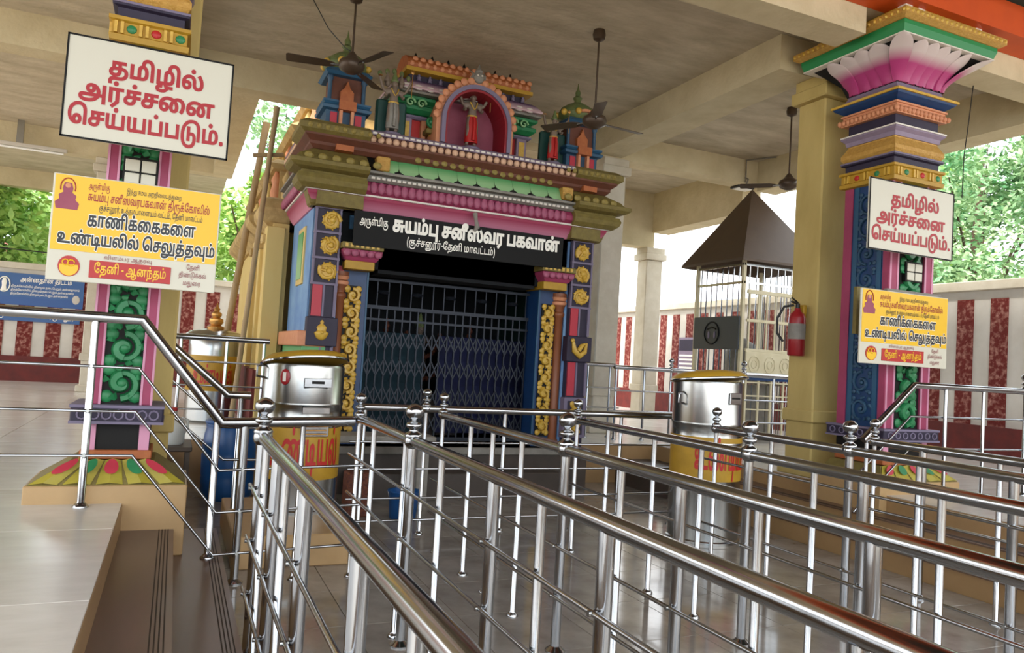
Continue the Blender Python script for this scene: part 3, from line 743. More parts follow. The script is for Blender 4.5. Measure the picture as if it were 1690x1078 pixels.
bead = MB().ball((0, 0, 0), .04, 9, 6, (.95, .8, 1)).mesh('bead', 'bead', 60)
bb = mold('bead_bed', [(0, 3.701), (.13, 3.701), (.13, 3.78), (0, 3.781)], 'terracotta')
for i in range(31): inst(bead, 'bead', bb, (1.74+.083*i, YF-.145, 3.74))
for i in range(16): inst(bead, 'bead', bb, (XL-.145, 8.25+.083*i, 3.74))
ld = mold('roof_ledge', [(0, 3.781), (.17, 3.781), (.17, 3.80), (.14, 3.83), (.10, 3.85), (0, 3.851)], 'purple_grey')
for i in range(36): inst(dn, 'dentil', ld, (1.75+.068*i, YF-.165, 3.79), scale=(1.3, 1, .9))
# olive-gold corner blocks that stand proud of the cornice
for (a, b_, l, r) in ((XL-.02, 1.70, True, False), (4.16, XR+.02, False, True)):
    MB().box(a+.01, b_-.01, YF-.125, YF, 2.985, 3.125).build('corner_face', 'yellow_olive', SH)
    cbk = MB().molding([(0, 2.98), (.03, 2.98), (.05, 3.0), (.09, 3.13), (.15, 3.14), (.20, 3.18), (.22, 3.23), (.20, 3.28), (.16, 3.29), (.17, 3.31), (.26, 3.33), (.30, 3.36), (.30, 3.40), (.24, 3.42), (.20, 3.47), (.12, 3.52), (.06, 3.56), (.04, 3.66), (0, 3.661)], a, b_, YF, YF+.14, l, r).build('corner_cornice', 'yellow_olive', SH)
    MB().molding([(0, 3.56), (.05, 3.56), (.05, 3.69), (0, 3.691)], a+.12, b_-.12, YF, YF+.4, l, r).build('corner_block', 'blue', cbk)
    MB().molding([(0, 3.69), (.16, 3.69), (.22, 3.73), (.22, 3.79), (.15, 3.84), (0, 3.861)], a, b_, YF, YF+.42, l, r).build('corner_slab', 'yellow_olive', cbk)
    for i in range(9): MB().ball((a-.12+(b_-a+.2)*i/8, YF-.215, 3.76), .028, 7, 5).build('knob', 'olive_knob', cbk)
    for i in range(6): MB().ball((a-.12+(b_-a+.2)*i/5, YF-.24, 3.44), .05, 7, 5, (1, .5, .8)).build('leaf_relief', 'olive_knob', cbk)
    MB().box((a+b_)/2-.09, (a+b_)/2+.09, YF-.17, YF, 3.56, 3.62).build('panel_relief', 'orange', cbk)
for gx in (1.86, 4.06): MB().bbox(gx-.07, gx+.07, YF-.19, YF, 3.41, 3.56, .008).build('niche_block', 'gold_carved', SH)

# roof: corner towers
def tower(cx):
    T = MB().box(cx-.21, cx+.21, YF+.03, YF+.42, 3.85, 4.02).build('corner_tower', 'blue_tower', SH)
    MB().ring([(0, 4.02), (.05, 4.03), (.06, 4.06), (.03, 4.08), (.05, 4.10), (.05, 4.12), (0, 4.121)], cx, YF+.22, .2, .2).build('tower_band', 'teal_blue', T)
    MB().box(cx-.09, cx+.09, YF-.06, YF+.1, 4.02, 4.12).build('niche_base', 'orange', T)
    for a in (-.06, .06): MB().box(cx+a-.015, cx+a+.015, YF-.03, YF+.04, 3.85, 4.02).build('pilaster', 'orange_flesh', T)
    for a in (-.13, .13): MB().box(cx+a-.035, cx+a+.035, YF+.015, YF+.04, 3.87, 4.0).build('tower_panel', 'crimson', T)
    MB().box(cx-.17, cx+.17, YF+.08, YF+.38, 4.121, 4.40).build('tower_body', 'terracotta', T)
    for a in (-.18, .18):
        MB().lathe((cx+a, YF+.07, 4.12), [(.03, 0), (.022, .03), (.022, .23), (.035, .25), (.03, .28)], 8).build('tower_column', 'blue_tower', T, 50)
    MB().prism([(cx-.07, 4.12), (cx+.07, 4.12), (cx+.07, 4.24), (cx+.03, 4.28), (cx, 4.36), (cx-.03, 4.28), (cx-.07, 4.24)], YF+.03, YF+.09).build('niche', 'orange', T)
    MB().ring([(0, 4.40), (.04, 4.40), (.07, 4.43), (.04, 4.46), (.02, 4.48), (0, 4.481)], cx, YF+.22, .18, .18).build('tower_eave', 'teal_blue', T)
    MB().lathe((cx, YF+.22, 4.48), [(.19, 0), (.24, .04), (.25, .09), (.21, .16), (.12, .22), (.05, .25), (.04, .28), (.06, .31), (.03, .34), (.035, .38), (.012, .43), (.003, .50)], 8).build('tower_dome', 'dome_green', T, 40)
    MB().lathe((cx, YF+.0, 4.56), [(.07, -.015), (.07, .015)], 12).build('dome_disc', 'orange_flesh', T).rotation_euler = (0, 0, 0)
    for q in range(8): a = 2*pi*q/8+.39; MB().ball((cx+.24*cos(a), YF+.22+.24*sin(a), 4.56), .04, 7, 5).build('dome_knob', 'gold', T, 60)
tower(1.47); tower(4.33)
for cx in (1.98, 3.98):
    MB().bbox(cx-.17, cx+.17, YF+.12, YF+.2, 3.85, 4.28, .02).build('backing_panel', 'green_dark', SH)
ls_ = statue(1.97, YF+.02, 3.86, .68, 'skin_dark', 'stone_grey', 4, SH)
for q in (-1, 1):
    hb = MB().ball((1.97+q*.075, YF+.035, 3.86+.565), .032, 10, 7, (.9, .95, 1.15)); hb.lathe((1.97+q*.08, YF+.04, 4.455), [(.034, -.01), (.036, 0), (.026, .03), (.012, .07), (.003, .10)], 9); hb.build('side_head', 'skin_dark', ls_, 60)
for q in range(5): MB().ball((1.97-.16+.08*q, YF+.06, 4.53+.05*sin(pi*q/4)), .026, 8, 6, (1, .6, 1.3)).build('hood_lobe', 'dome_green', ls_, 60)
statue(3.93, YF+.02, 3.86, .62, 'skin_dark', 'red', 4, SH)
# central body
MB().box(2.12, 3.68, YF+.30, YF+.9, 3.85, 4.62).build('central_body', 'red', SH)
for (a, s_) in ((2.12, 1), (3.68, -1)):
    for i, (o_, wd, m_) in enumerate(((.0, .13, 'purple_grey'), (.24, .06, 'orange_flesh'), (.34, .06, 'gold'))):
        x_ = a+s_*o_; x_, x2 = sorted((x_, x_+s_*wd)); MB().bbox(x_, x2, YF+.24, YF+.32, 3.85, 4.16, .006).build('pilaster', m_, SH)
    x_, x2 = sorted((a+s_*.03, a+s_*.10)); MB().box(x_, x2, YF+.232, YF+.245, 3.9, 4.12).build('panel_face', 'gold', SH)
for (a_, b_) in ((2.12, 2.5), (3.3, 3.68)): mold('body_ledge', [(0, 4.16), (.04, 4.16), (.06, 4.18), (.06, 4.20), (0, 4.21)], 'lilac', a_, b_, YF+.30, YF+.9, SH, a_ < 2.3, b_ > 3.5)
rl_ = mold('green_roll', [(0, 4.21), (.05, 4.22), (.10, 4.26), (.10, 4.30), (.05, 4.33), (.05, 4.34), (.11, 4.37), (.11, 4.40), (.05, 4.43), (0, 4.431)], 'green', 2.12, 2.5, YF+.30, YF+.9, SH, True, False)
mold('green_roll', [(0, 4.21), (.05, 4.22), (.10, 4.26), (.10, 4.30), (.05, 4.33), (.05, 4.34), (.11, 4.37), (.11, 4.40), (.05, 4.43), (0, 4.431)], 'green', 3.3, 3.68, YF+.30, YF+.9, SH, False, True)
for s_ in (2.20, 2.33, 3.47, 3.60):
    b = MB(); p, r = spiral(s_, 4.32, .055, 1.3, 0, YF+.17, 1, .014, 16); b.tube(p, r, 6); b.build('scroll_relief', 'green_pale', rl_, 60)
mold('roof_step', [(0, 4.431), (.14, 4.431), (.15, 4.45), (.10, 4.46), (.10, 4.475), (0, 4.476)], 'stone_grey', 2.12, 3.68, YF+.30, YF+.9)
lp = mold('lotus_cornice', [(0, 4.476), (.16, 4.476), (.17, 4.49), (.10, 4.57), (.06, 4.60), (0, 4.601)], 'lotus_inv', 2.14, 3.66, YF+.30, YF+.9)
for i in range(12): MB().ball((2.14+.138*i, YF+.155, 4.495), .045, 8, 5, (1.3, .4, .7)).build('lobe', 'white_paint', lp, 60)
pb = mold('figure_band', [(0, 4.601), (.03, 4.60), (.03, 4.68), (0, 4.681)], 'purple', 2.22, 3.58, YF+.30, YF+.9)
for i in range(11):
    if abs(2.3+.13*i-2.93) < .3: continue
    MB().lathe((2.3+.13*i, YF+.25, 4.60), [(.03, 0), (.02, .03), (.028, .045), (.01, .055), (.018, .07), (.004, .085)], 7).build('figure_relief', 'lilac', pb, 60)
br = MB().extrude_x([(YF+.22, 4.69), (YF+.18, 4.72), (YF+.16, 4.77), (YF+.2, 4.83), (YF+.3, 4.89), (YF+.45, 4.92), (YF+.6, 4.89), (YF+.7, 4.8), (YF+.72, 4.69)], 2.14, 3.66).build('barrel_roof', 'orange', SH, 30)
MB().box(2.12, 3.68, YF+.14, YF+.8, 4.672, 4.715).build('barrel_edge', 'yellow', br)
for i in range(17):
    for j in range(2): MB().ball((2.19+.089*i+.04*j, YF+.175+.02*j, 4.765+.065*j), .035, 7, 5, (1, .5, .9)).build('flower_relief', 'orange_flesh', br, 60)
for i in range(7): MB().lathe((2.3+.2*i, YF+.45, 4.91), [(.03, 0), (.035, .02), (.015, .035), (.02, .05), (.003, .09)], 8).build('finial', 'black_paint', br, 60)
# arched niche
AX, AZ, AR = 2.90, 4.12, .42
def arch_pts(r, z0, n=22): return [(AX-r, z0)] + [(AX-r*cos(pi*i/n), AZ+r*1.05*sin(pi*i/n)) for i in range(n+1)] + [(AX+r, z0)]
def arch_ring(ri, ro, y0, y1, name, m, par=SH):
    a, c = arch_pts(ri, 3.85), arch_pts(ro, 3.85); b = MB(); k = len(a); vs = []
    for (x, z) in a: vs.append((x, y0, z))
    for (x, z) in c: vs.append((x, y0, z))
    for (x, z) in a: vs.append((x, y1, z))
    for (x, z) in c: vs.append((x, y1, z))
    fs = []
    for i in range(k-1): fs += [(i, i+1, k+i+1, k+i), (2*k+i, 3*k+i, 3*k+i+1, 2*k+i+1), (i, 2*k+i, 2*k+i+1, i+1), (k+i, k+i+1, 3*k+i+1, 3*k+i)]
    fs += [(0, k, 3*k, 2*k), (k-1, 3*k-1, 4*k-1, 2*k-1)]
    return b.add(vs, fs).build(name, m, par)
arch_ring(.345, .375, YF-.12, YF+.3, 'arch_reveal', 'reveal_red')
arch_ring(.37, .415, YF-.14, YF+.3, 'arch_rim', 'lilac')
ni = MB().prism([(x, z) for x, z in reversed(arch_pts(.36, 3.85))][::-1], YF+.24, YF+.30).build('niche_back', 'maroon', SH)
ao = arch_ring(.41, .46, YF-.08, YF+.3, 'arch_border', 'orange_flesh')
for i in range(17):
    a = pi*(i+.5)/17
    if abs(a-pi/2) < .12: continue
    MB().ball((AX-.465*cos(a), YF-.085, AZ+.465*1.05*sin(a)), .045, 8, 5, (1, .5, 1)).build('flame_lobe', 'orange_flesh', ao, 60)
b = MB(); b.ball((AX, YF-.08, 4.66), .07, 10, 7, (1, .6, 1)); b.tube([(AX-.1, YF, 4.60), (AX-.06, YF-.1, 4.68), (AX-.09, YF, 4.76)], [.02, .02, .005], 6)
b.tube([(AX+.1, YF, 4.60), (AX+.06, YF-.1, 4.68), (AX+.09, YF, 4.76)], [.02, .02, .005], 6); b.lathe((AX, YF-.08, 4.71), [(.04, 0), (.05, .02), (.02, .05), (.005, .1)], 8)
mk = b.build('crest_mask', 'stone_grey', SH, 60)
for s_ in (-1, 1): MB().ball((AX+s_*.025, YF-.125, 4.67), .012, 6, 4).build('crest_eye', 'white_paint', mk)
statue(2.90, YF+.06, 3.87, .72, 'skin_dark', 'red', 4, SH)
for s_ in (-1, 1):
    q = MB(); p, r = spiral(AX+s_*.46, 4.12, .075, 1.3, 0, YF+.1, s_, .02, 18); q.tube(p, r, 6); q.ball((AX+s_*.46, YF+.13, 4.12), .05, 8, 5); q.build('arch_volute', 'green', SH, 60)
    MB().bbox(AX+s_*.45-.07, AX+s_*.45+.07, YF+.08, YF+.3, 3.98, 4.04, .01).build('volute_block', 'yellow_olive', SH)
    MB().lathe((AX+s_*.44, YF+.15, 3.85), [(.03, 0), (.02, .02), (.02, .11), (.035, .13)], 8).build('mini_column', 'gold', SH, 50)

# cream sanctum behind with its tiered tower
SA = thing('sanctum_tower', 'cream sanctum wall and weathered tiered tower rising behind the painted shrine', 'tower', (2.9, 12, .495))
MB().box(.98, 4.8, 10.32, 14.5, .495, 3.0).build('sanctum_wall', 'vimana_wall', SA)
MB().box(.98, 1.17, 9.6, 10.32, .495, 3.0).build('sanctum_wall', 'vimana_wall', SA)
MB().molding([(0, 2.95), (.04, 2.95), (.12, 3.02), (.17, 3.10), (.18, 3.18), (.12, 3.30), (.05, 3.33), (0, 3.331)], .98, 1.17, 9.75, 10.32, True, False).build('sanctum_cornice', 'vimana', SA)
for y in (9.62, 10.3, 11.2):
    MB().bbox(.90, 1.0, y, y+.16, .495, 2.95, .01).build('wall_pilaster', 'vimana_wall', SA)
    MB().bbox(.86, 1.0, y-.03, y+.19, 2.75, 2.85, .01).build('pilaster_capital', 'vimana', SA)
for x in (1.0,): MB().bbox(x-.1, x+.12, 9.53, 9.62, .495, 2.95, .01).build('wall_pilaster', 'vimana_wall', SA)
MB().molding([(0, 2.95), (.04, 2.95), (.12, 3.02), (.22, 3.10), (.24, 3.18), (.12, 3.30), (.05, 3.33), (0, 3.331)], .98, 4.8, 10.56, 14.5).build('sanctum_cornice', 'vimana', SA)
MB().box(.86, 1.0, 9.55, 14.5, .495, 1.2).build('sanctum_base', 'wall_base', SA)
z = 3.33; ins = .12
for t in range(5):
    a0, a1, b0, b1 = .98+ins, 4.8-ins, 10.3+ins, 14.2-ins
    MB().box(a0, a1, b0, b1, z, z+.5).build('tower_tier', 'vimana', SA)
    MB().molding([(0, z+.5), (.1, z+.5), (.16, z+.56), (.05, z+.64), (0, z+.641)], a0, a1, b0, b1).build('tier_cornice', 'vimana', SA)
    for k in range(5):
        yy = b0+.1+(b1-b0-.2)*k/4
        MB().lathe((a0-.03, yy, z+.02), [(.09, 0), (.06, .06), (.075, .2), (.05, .3), (.07, .36), (.03, .46), (.005, .55)], 8, 1, 1).build('tier_figure', 'vimana_wall' if (k+t) % 2 else 'orange_flesh', SA, 60)
    for k in range(7):
        xx = a0+.1+(a1-a0-.2)*k/6
        MB().lathe((xx, b0-.03, z+.02), [(.09, 0), (.06, .06), (.075, .2), (.05, .3), (.07, .36), (.03, .46), (.005, .55)], 8).build('tier_figure', 'vimana', SA, 60)
    z += .62; ins += .26
MB().lathe((2.9, 12.2, z), [(.9, 0), (1.0, .2), (.8, .5), (.4, .8), (.2, .9), (.25, 1.1), (.02, 1.5)], 12).build('tower_dome', 'vimana', SA, 40)
# bamboo scaffold poles
def bamboo(p0, p1, r, label):
    b = MB(); n = 9; pts = []; rr = []
    for i in range(n+1):
        p = Vector(p0).lerp(Vector(p1), i/n)
        for d, k in ((-.012, 1), (0, 1.16), (.012, 1)):
            if 0 < i < n or d == 0: pts.append(p+(Vector(p1)-Vector(p0)).normalized()*d); rr.append(r*k)
    b.tube(pts, rr, 9); return tag(b.build('bamboo_pole', 'bamboo', None, 60), label, 'pole', 'bamboo poles beside the sanctum')
bamboo((.50, 10.98, .497), (.93, 11.0, 4.6), .045, 'bamboo scaffold pole leaning nearest to the steel pot with brass spire')
bamboo((.62, 9.15, .497), (.88, 9.2, 4.3), .03, 'thin bamboo pole leaning close against the cream sanctum corner')
b = MB(); b.tube([(.66, 9.24, 3.70), (1.0, 9.24, 3.76)], .025, 8); tag(b.build('scaffold_crossbar', 'bamboo', None), 'short horizontal bamboo crossbar tied between the scaffold poles', 'pole')

# ------------------------------------------------------------ outlines of the Tamil letters (unitless, 1000 to the em)
GLYPHS = {
6:(1121,'321,-124 224,-124q 94,-77q 29,6q 29,60 29,85q 51,133q 74,149 87,158q 117,170q 166,176q 206,176 953,176 956,104 217,104 186,104q 153,102q 137,96q 129,90 114,78q 114,56 114,7q 220,-51q 327,-51 344,-51 445,-51q 590,-4q 685,78q 709,130 713,149 722,174q 730,225q 730,251 730,309q 690,413q 607,484q 542,494 529,496q 506,497q 493,497 462,497q 410,475q 379,431q 379,397 379,360q 424,309q 465,309 503,309q 548,356q 548,400 548,433q 527,486q 501,510 558,527 576,512q 607,472q 626,423q 626,396 626,361q 605,304q 563,263q 502,241q 463,241 418,241q 344,275q 300,343q 300,393 300,455q 358,531q 451,566q 503,566 580,566q 697,514q 776,424q 816,312q 816,252 816,225q 810,174q 804,150 798,128 770,46q 639,-66q 454,-124q 342,-124|947,-154 947,554 1033,554 1033,-154'),
7:(1313,'321,-124 224,-124q 94,-77q 29,6q 29,60 29,85q 51,133q 74,149 87,158q 117,170q 166,176q 206,176 953,176 956,104 217,104 186,104q 153,102q 137,96q 129,90 114,78q 114,56 114,7q 220,-51q 327,-51 344,-51 445,-51q 590,-4q 685,78q 709,130 713,149 722,174q 730,225q 730,251 730,309q 690,413q 607,484q 542,494 529,496q 506,497q 493,497 462,497q 410,475q 379,431q 379,397 379,360q 424,309q 465,309 503,309q 548,356q 548,400 548,433q 527,486q 501,510 558,527 576,512q 607,472q 626,423q 626,396 626,361q 605,304q 563,263q 502,241q 463,241 418,241q 344,275q 300,343q 300,393 300,455q 358,531q 451,566q 503,566 580,566q 697,514q 776,424q 816,312q 816,252 816,225q 810,174q 804,150 798,128 770,46q 639,-66q 454,-124q 342,-124|922,-321 792,-321q 648,-234q 648,-154 648,-125q 677,-74q 738,-41q 784,-41 810,-41q 866,-52q 891,-62 877,-127 855,-120q 810,-110q 790,-110 759,-110q 725,-134q 725,-157 725,-181q 762,-223q 850,-249q 926,-249 933,-249 1019,-249q 1150,-206q 1225,-122q 1225,-63 1225,-19q 1175,31q 1131,31 1099,31q 1050,14q 1033,1 1033,70 1053,82q 1107,100q 1145,100 1186,100q 1261,64q 1309,-9q 1309,-65 1309,-141q 1217,-257q 1046,-321q 928,-321|947,-124 947,554 1033,554 1033,-124'),
8:(1126,'256,-321 191,-321q 98,-276q 49,-192q 49,-134 49,-63q 122,45q 183,81 242,116q 396,151q 479,151 559,151q 690,124q 740,100 797,73q 873,-2q 910,-89q 910,-134 910,-221q 801,-321q 698,-321 628,-321q 495,-282q 433,-243 381,-218q 283,-132q 200,-25q 171,30 125,113q 76,282q 76,379 76,466q 135,632q 256,764q 441,843q 567,843 690,843q 867,775q 925,707 963,662q 1013,552q 1038,413q 1038,322 1038,0 952,0 952,272 952,368q 930,518q 882,631q 843,671 796,720q 662,768q 567,768 483,768q 336,717q 225,617q 162,471q 162,375 162,313q 180,210q 216,116q 241,67 264,18q 342,-84q 446,-174q 506,-206 549,-230q 638,-249q 689,-249 763,-249q 824,-182q 824,-129 824,-78q 762,6q 713,31 665,56q 544,79q 481,79 393,79q 262,44q 220,16 176,-13q 134,-88q 134,-128 134,-183q 197,-249q 268,-249 312,-249q 392,-236q 431,-214 493,-186q 597,-90q 672,26q 688,83 702,124q 715,207q 715,250 715,322q 676,421q 614,479q 580,490 530,495 523,496q 504,497q 495,497 459,497q 402,476q 368,432q 368,399 368,362q 413,312q 454,312 491,312q 537,359q 537,402 537,434q 513,488q 487,515 567,510 581,496q 602,459q 615,416q 615,392 615,349q 577,282q 505,244q 452,244 407,244q 333,282q 289,352q 289,398 289,455q 348,530q 450,566q 513,566 609,566q 737,488q 802,348q 802,254 802,210q 784,92q 759,35 737,-26q 666,-132q 574,-218q 520,-249 456,-283q 324,-321q'),
10:(1067,'298,566 405,566q 539,507q 602,408q 602,349 602,291q 560,214q 482,167q 374,142q 309,135 229,127 174,122q 146,108q 146,95 146,83q 163,72q 182,72 1050,72 1050,0 191,0 144,0q 87,25q 62,68q 62,94 62,124q 94,166q 166,192q 226,198 303,205 394,214q 485,257q 516,317q 516,349 516,391q 473,455q 390,494q 330,496 302,497 291,497q 268,497q 263,497 209,497q 136,449q 136,399 136,362q 178,312q 222,312 260,312q 305,359q 305,402 305,431q 284,486q 258,510 318,527 336,513q 365,472q 383,422q 383,392 383,327q 300,244q 220,244 172,244q 99,282q 57,352q 57,398 57,455q 119,530q 228,566q'),
18:(825,'261,-12 201,-12q 105,26q 49,100q 49,152 49,206q 106,285q 230,328q 332,328 512,328 564,328q 640,318q 697,297q 720,279 746,259q 776,194q 776,152 776,76q 685,-8q 602,-8 579,-8q 525,-2q 502,5 521,72 536,68q 575,62q 594,62 641,62q 690,108q 690,156 690,190q 660,231q 611,251q 550,258q 519,258 325,258 274,258q 203,246q 178,232 156,219q 135,182q 135,153 135,107q 211,60q 269,60 313,60q 376,87q 411,153q 411,213 411,482 239,482 239,302 160,286 160,554 683,554 683,482 496,482 496,226 496,159q 473,83q 452,57 421,19q 324,-12q'),
20:(723,'261,-12 201,-12q 105,26q 49,100q 49,152 49,206q 106,285q 230,328q 332,328 683,328 683,258 325,258 274,258q 203,246q 178,232 156,219q 135,182q 135,153 135,107q 211,60q 269,60 313,60q 376,87q 411,154q 411,213 411,482 239,482 239,302 160,286 160,554 683,554 683,482 496,482 496,226 496,159q 473,83q 452,57 421,19q 324,-12q'),
23:(693,'88,0 88,554 174,554 174,72 676,72 676,0'),
24:(1648,'249,-12 196,-12q 108,41q 57,153q 57,243 57,342q 144,487q 302,566q 408,566 456,566q 543,551q 623,520q 662,495 703,459 760,407q 825,272q 825,189 825,122q 786,33q 713,-12q 663,-12 605,-12q 532,40q 497,129q 497,186 497,239q 519,335q 563,419q 596,454 644,495 691,530q 801,566q 866,566 911,566q 986,551q 1053,520q 1084,497 1130,457 1164,424q 1213,341q 1240,244q 1240,189 1240,122q 1201,33q 1128,-12q 1077,-12 1020,-12q 947,40q 912,129q 912,186 912,237q 933,329q 981,417q 1020,458 1065,495 1095,513q 1163,539q 1260,554q 1333,554 1631,554 1631,482 1461,482 1461,0 1375,0 1375,482 1310,482 1277,482q 1220,478q 1169,467q 1121,447q 1096,430 1063,409q 1019,334q 996,240q 996,189 996,120q 1038,56q 1074,56 1106,56q 1141,94q 1155,152q 1155,182 1155,239q 1125,337q 1076,411q 1047,432 1005,466q 914,493q 868,493 812,493q 717,465q 672,429 639,401q 599,322q 581,233q 581,189 581,120q 623,56q 660,56 691,56q 726,94q 740,152q 740,182 740,262q 679,388q 621,433 574,466q 462,492q 398,492 324,492q 214,438q 149,344q 139,283 138,268q 136,241q 136,233 136,168q 167,90q 220,56q 253,56 280,56q 319,79q 340,123q 340,155 340,205q 288,258q 247,258 207,258q 137,216q 108,184 93,248 123,283q 212,328q 261,328 333,328q 422,240q 422,165 422,110q 380,30q 303,-12q'),
25:(825,'261,-12 201,-12q 105,26q 49,100q 49,152 49,206q 106,285q 230,328q 332,328 477,328 564,328q 700,285q 777,185q 777,98 777,31q 727,-60q 681,-94 648,-117q 565,-145q 457,-156q 385,-156 272,-156 230,-156q 184,-168q 167,-179 151,-190q 133,-230q 133,-263 133,-278q 135,-305q 136,-317 54,-321 51,-303q 47,-260q 47,-243 47,-199q 79,-138q 104,-119 122,-106q 161,-91q 212,-84q 245,-84 354,-84 443,-84q 557,-69q 627,-38q 650,-13 670,9q 691,68q 691,105 691,154q 652,214q 587,246q 508,258q 467,258 325,258 274,258q 203,246q 178,232 156,219q 135,182q 135,153 135,107q 211,60q 269,60 313,60q 376,87q 411,154q 411,213 411,482 239,482 239,302 160,286 160,554 683,554 683,482 496,482 496,226 496,159q 473,83q 452,57 421,19q 324,-12q'),
26:(789,'557,362 608,362q 691,310q 741,208q 741,134 741,44q 689,-60q 642,-94 610,-117q 527,-145q 419,-156q 347,-156 272,-156 230,-156q 184,-168q 167,-179 151,-190q 133,-230q 133,-263 133,-278q 135,-305q 136,-317 54,-321 51,-303q 47,-260q 47,-243 47,-199q 79,-138q 104,-119 122,-106q 161,-91q 212,-84q 245,-84 338,-84 420,-84q 523,-70q 587,-39q 610,-14 630,8q 655,79q 655,131 655,183q 628,253q 575,289q 536,289 508,289q 451,264q 430,247 427,322 453,338q 517,362q|88,0 88,554 609,554 609,482 434,482 434,0 348,0 348,482 174,482 174,0'),
27:(1234,'249,-12 196,-12q 108,41q 57,153q 57,243 57,342q 144,487q 302,566q 408,566 456,566q 543,551q 623,520q 662,495 708,453 761,406q 825,271q 825,189 825,122q 786,33q 713,-12q 663,-12 605,-12q 532,40q 497,129q 497,186 497,239q 520,333q 566,417q 600,454 650,495 680,513q 748,539q 845,554q 918,554 1217,554 1217,482 1047,482 1047,0 961,0 961,482 895,482 862,482q 804,477q 752,466q 704,446q 681,430 648,409q 604,332q 581,237q 581,189 581,120q 623,56q 660,56 691,56q 726,94q 740,152q 740,182 740,261q 679,388q 621,433 574,466q 462,492q 398,492 324,492q 214,438q 149,344q 139,283 138,268q 136,241q 136,233 136,168q 167,90q 220,56q 253,56 280,56q 319,79q 340,123q 340,155 340,205q 288,258q 247,258 207,258q 137,216q 108,184 93,248 123,283q 212,328q 261,328 333,328q 422,240q 422,165 422,110q 380,30q 303,-12q'),
28:(778,'88,0 88,554 174,554 174,72 604,72 604,554 690,554 690,0'),
29:(858,'580,566 655,566q 751,489q 797,352q 797,262 797,192q 767,92q 734,60 711,37q 651,11q 570,0q 512,0 88,0 88,554 174,554 174,72 400,72 400,355 400,417q 423,490q 445,515 468,540q 532,566q|578,494 561,494q 529,483q 518,471 502,453q 486,400q 486,338 486,72 533,72 601,72q 677,110q 709,196q 709,267 709,331q 682,433q 625,494q'),
30:(963,'354,0 354,554 440,554 440,72 789,72 789,554 875,554 875,0|240,-11 203,-11q 148,14q 129,36 118,51q 99,89q 88,151q 88,202 88,554 174,554 174,223 174,177q 182,102q 202,82 212,72q 239,61q 258,61 287,61q 338,91q 360,125 358,39 339,20q 281,-11q'),
31:(640,'231,-212 174,-159 367,24 367,482 174,482 174,0 88,0 88,554 623,554 623,482 453,482 453,0'),
32:(869,'570,566 646,566q 751,490q 805,347q 805,244 805,122q 743,-33q 690,-77 652,-108q 556,-143q 447,-156q 388,-156 270,-156 228,-156q 182,-168q 165,-179 149,-190q 131,-230q 131,-263 131,-278q 133,-305q 134,-317 52,-321 49,-303q 45,-260q 45,-243 45,-199q 77,-138q 102,-119 120,-106q 159,-91q 210,-84q 243,-84 366,-84 459,-84q 591,-57q 676,13q 716,144q 716,247 716,338q 677,446q 608,494q 563,494 537,494q 491,477q 474,458 454,435q 438,373q 438,319 438,0 352,0 352,321 352,370q 342,439q 327,461 317,476q 285,494q 262,494 239,494q 208,477q 197,463 181,441q 172,371q 172,327 172,0 86,0 86,341 86,390q 95,456q 119,504q 139,524 160,545q 218,566q 255,566 294,566q 354,538q 398,483q 411,443 390,450 401,483q 448,536q 521,566q'),
33:(1013,'249,-12 196,-12q 108,40q 57,153q 57,242 57,323q 105,445q 189,526q 298,566q 359,566 407,566q 507,540q 545,502 573,475q 604,405q 617,313q 617,252 617,217q 624,159q 642,113q 658,95 673,79q 715,62q 744,62 777,62q 831,94q 863,170q 863,237 863,303q 831,415q 774,508q 738,547 816,600 878,521q 950,347q 950,244 950,159q 901,45q 807,-12q 737,-12 694,-12q 623,13q 597,38 565,68q 531,174q 530,250 530,286q 522,362q 498,431q 472,455 452,473q 396,492q 355,492 286,492q 188,425q 136,308q 136,232 136,168q 167,90q 220,56q 253,56 280,56q 319,79q 340,123q 340,155 340,205q 288,258q 247,258 207,258q 137,216q 108,184 93,248 123,283q 212,328q 261,328 333,328q 422,240q 422,165 422,110q 380,30q 303,-12q'),
34:(1070,'249,-12 196,-12q 108,41q 57,153q 57,243 57,325q 106,446q 192,526q 300,566q 358,566 402,566q 472,549q 530,518q 555,497 542,401 507,445q 418,492q 355,492 288,492q 190,425q 136,310q 136,237 136,170q 167,91q 220,56q 253,56 280,56q 319,79q 340,123q 340,155 340,205q 288,258q 247,258 207,258q 137,216q 108,184 93,248 123,283q 212,328q 261,328 333,328q 422,240q 422,165 422,110q 380,30q 303,-12q|537,0 537,416 549,494 549,554 1053,554 1053,482 883,482 883,0 797,0 797,482 623,482 623,0'),
35:(858,'580,566 655,566q 751,489q 797,352q 797,262 797,192q 767,92q 734,60 711,37q 651,11q 570,0q 512,0 88,0 88,554 174,554 174,72 400,72 400,355 400,417q 423,490q 445,515 468,540q 532,566q|578,494 561,494q 529,483q 518,471 502,453q 486,400q 486,338 486,72 533,72 601,72q 677,110q 709,196q 709,267 709,331q 682,433q 625,494q|220,-61 237,-61q 274,-64q 290,-66 282,-133 272,-131q 248,-130q 233,-130 196,-130q 149,-155q 149,-185 149,-212q 188,-241q 247,-251q 276,-251 301,-251 352,-251q 420,-227q 464,-183q 479,-152 488,-135q 506,-114q 539,-103q 570,-101 645,-113 602,-122q 563,-157q 552,-182 530,-224q 469,-287q 372,-321q 294,-321 269,-321 223,-321q 137,-300q 111,-282 92,-268q 63,-220q 63,-186 63,-128q 150,-61q|549,-166 532,-157 495,-149q 436,-113q 402,-49q 400,0 485,0 486,-29q 505,-70q 527,-81 541,-87q 580,-94q 611,-94 739,-94 739,-166'),
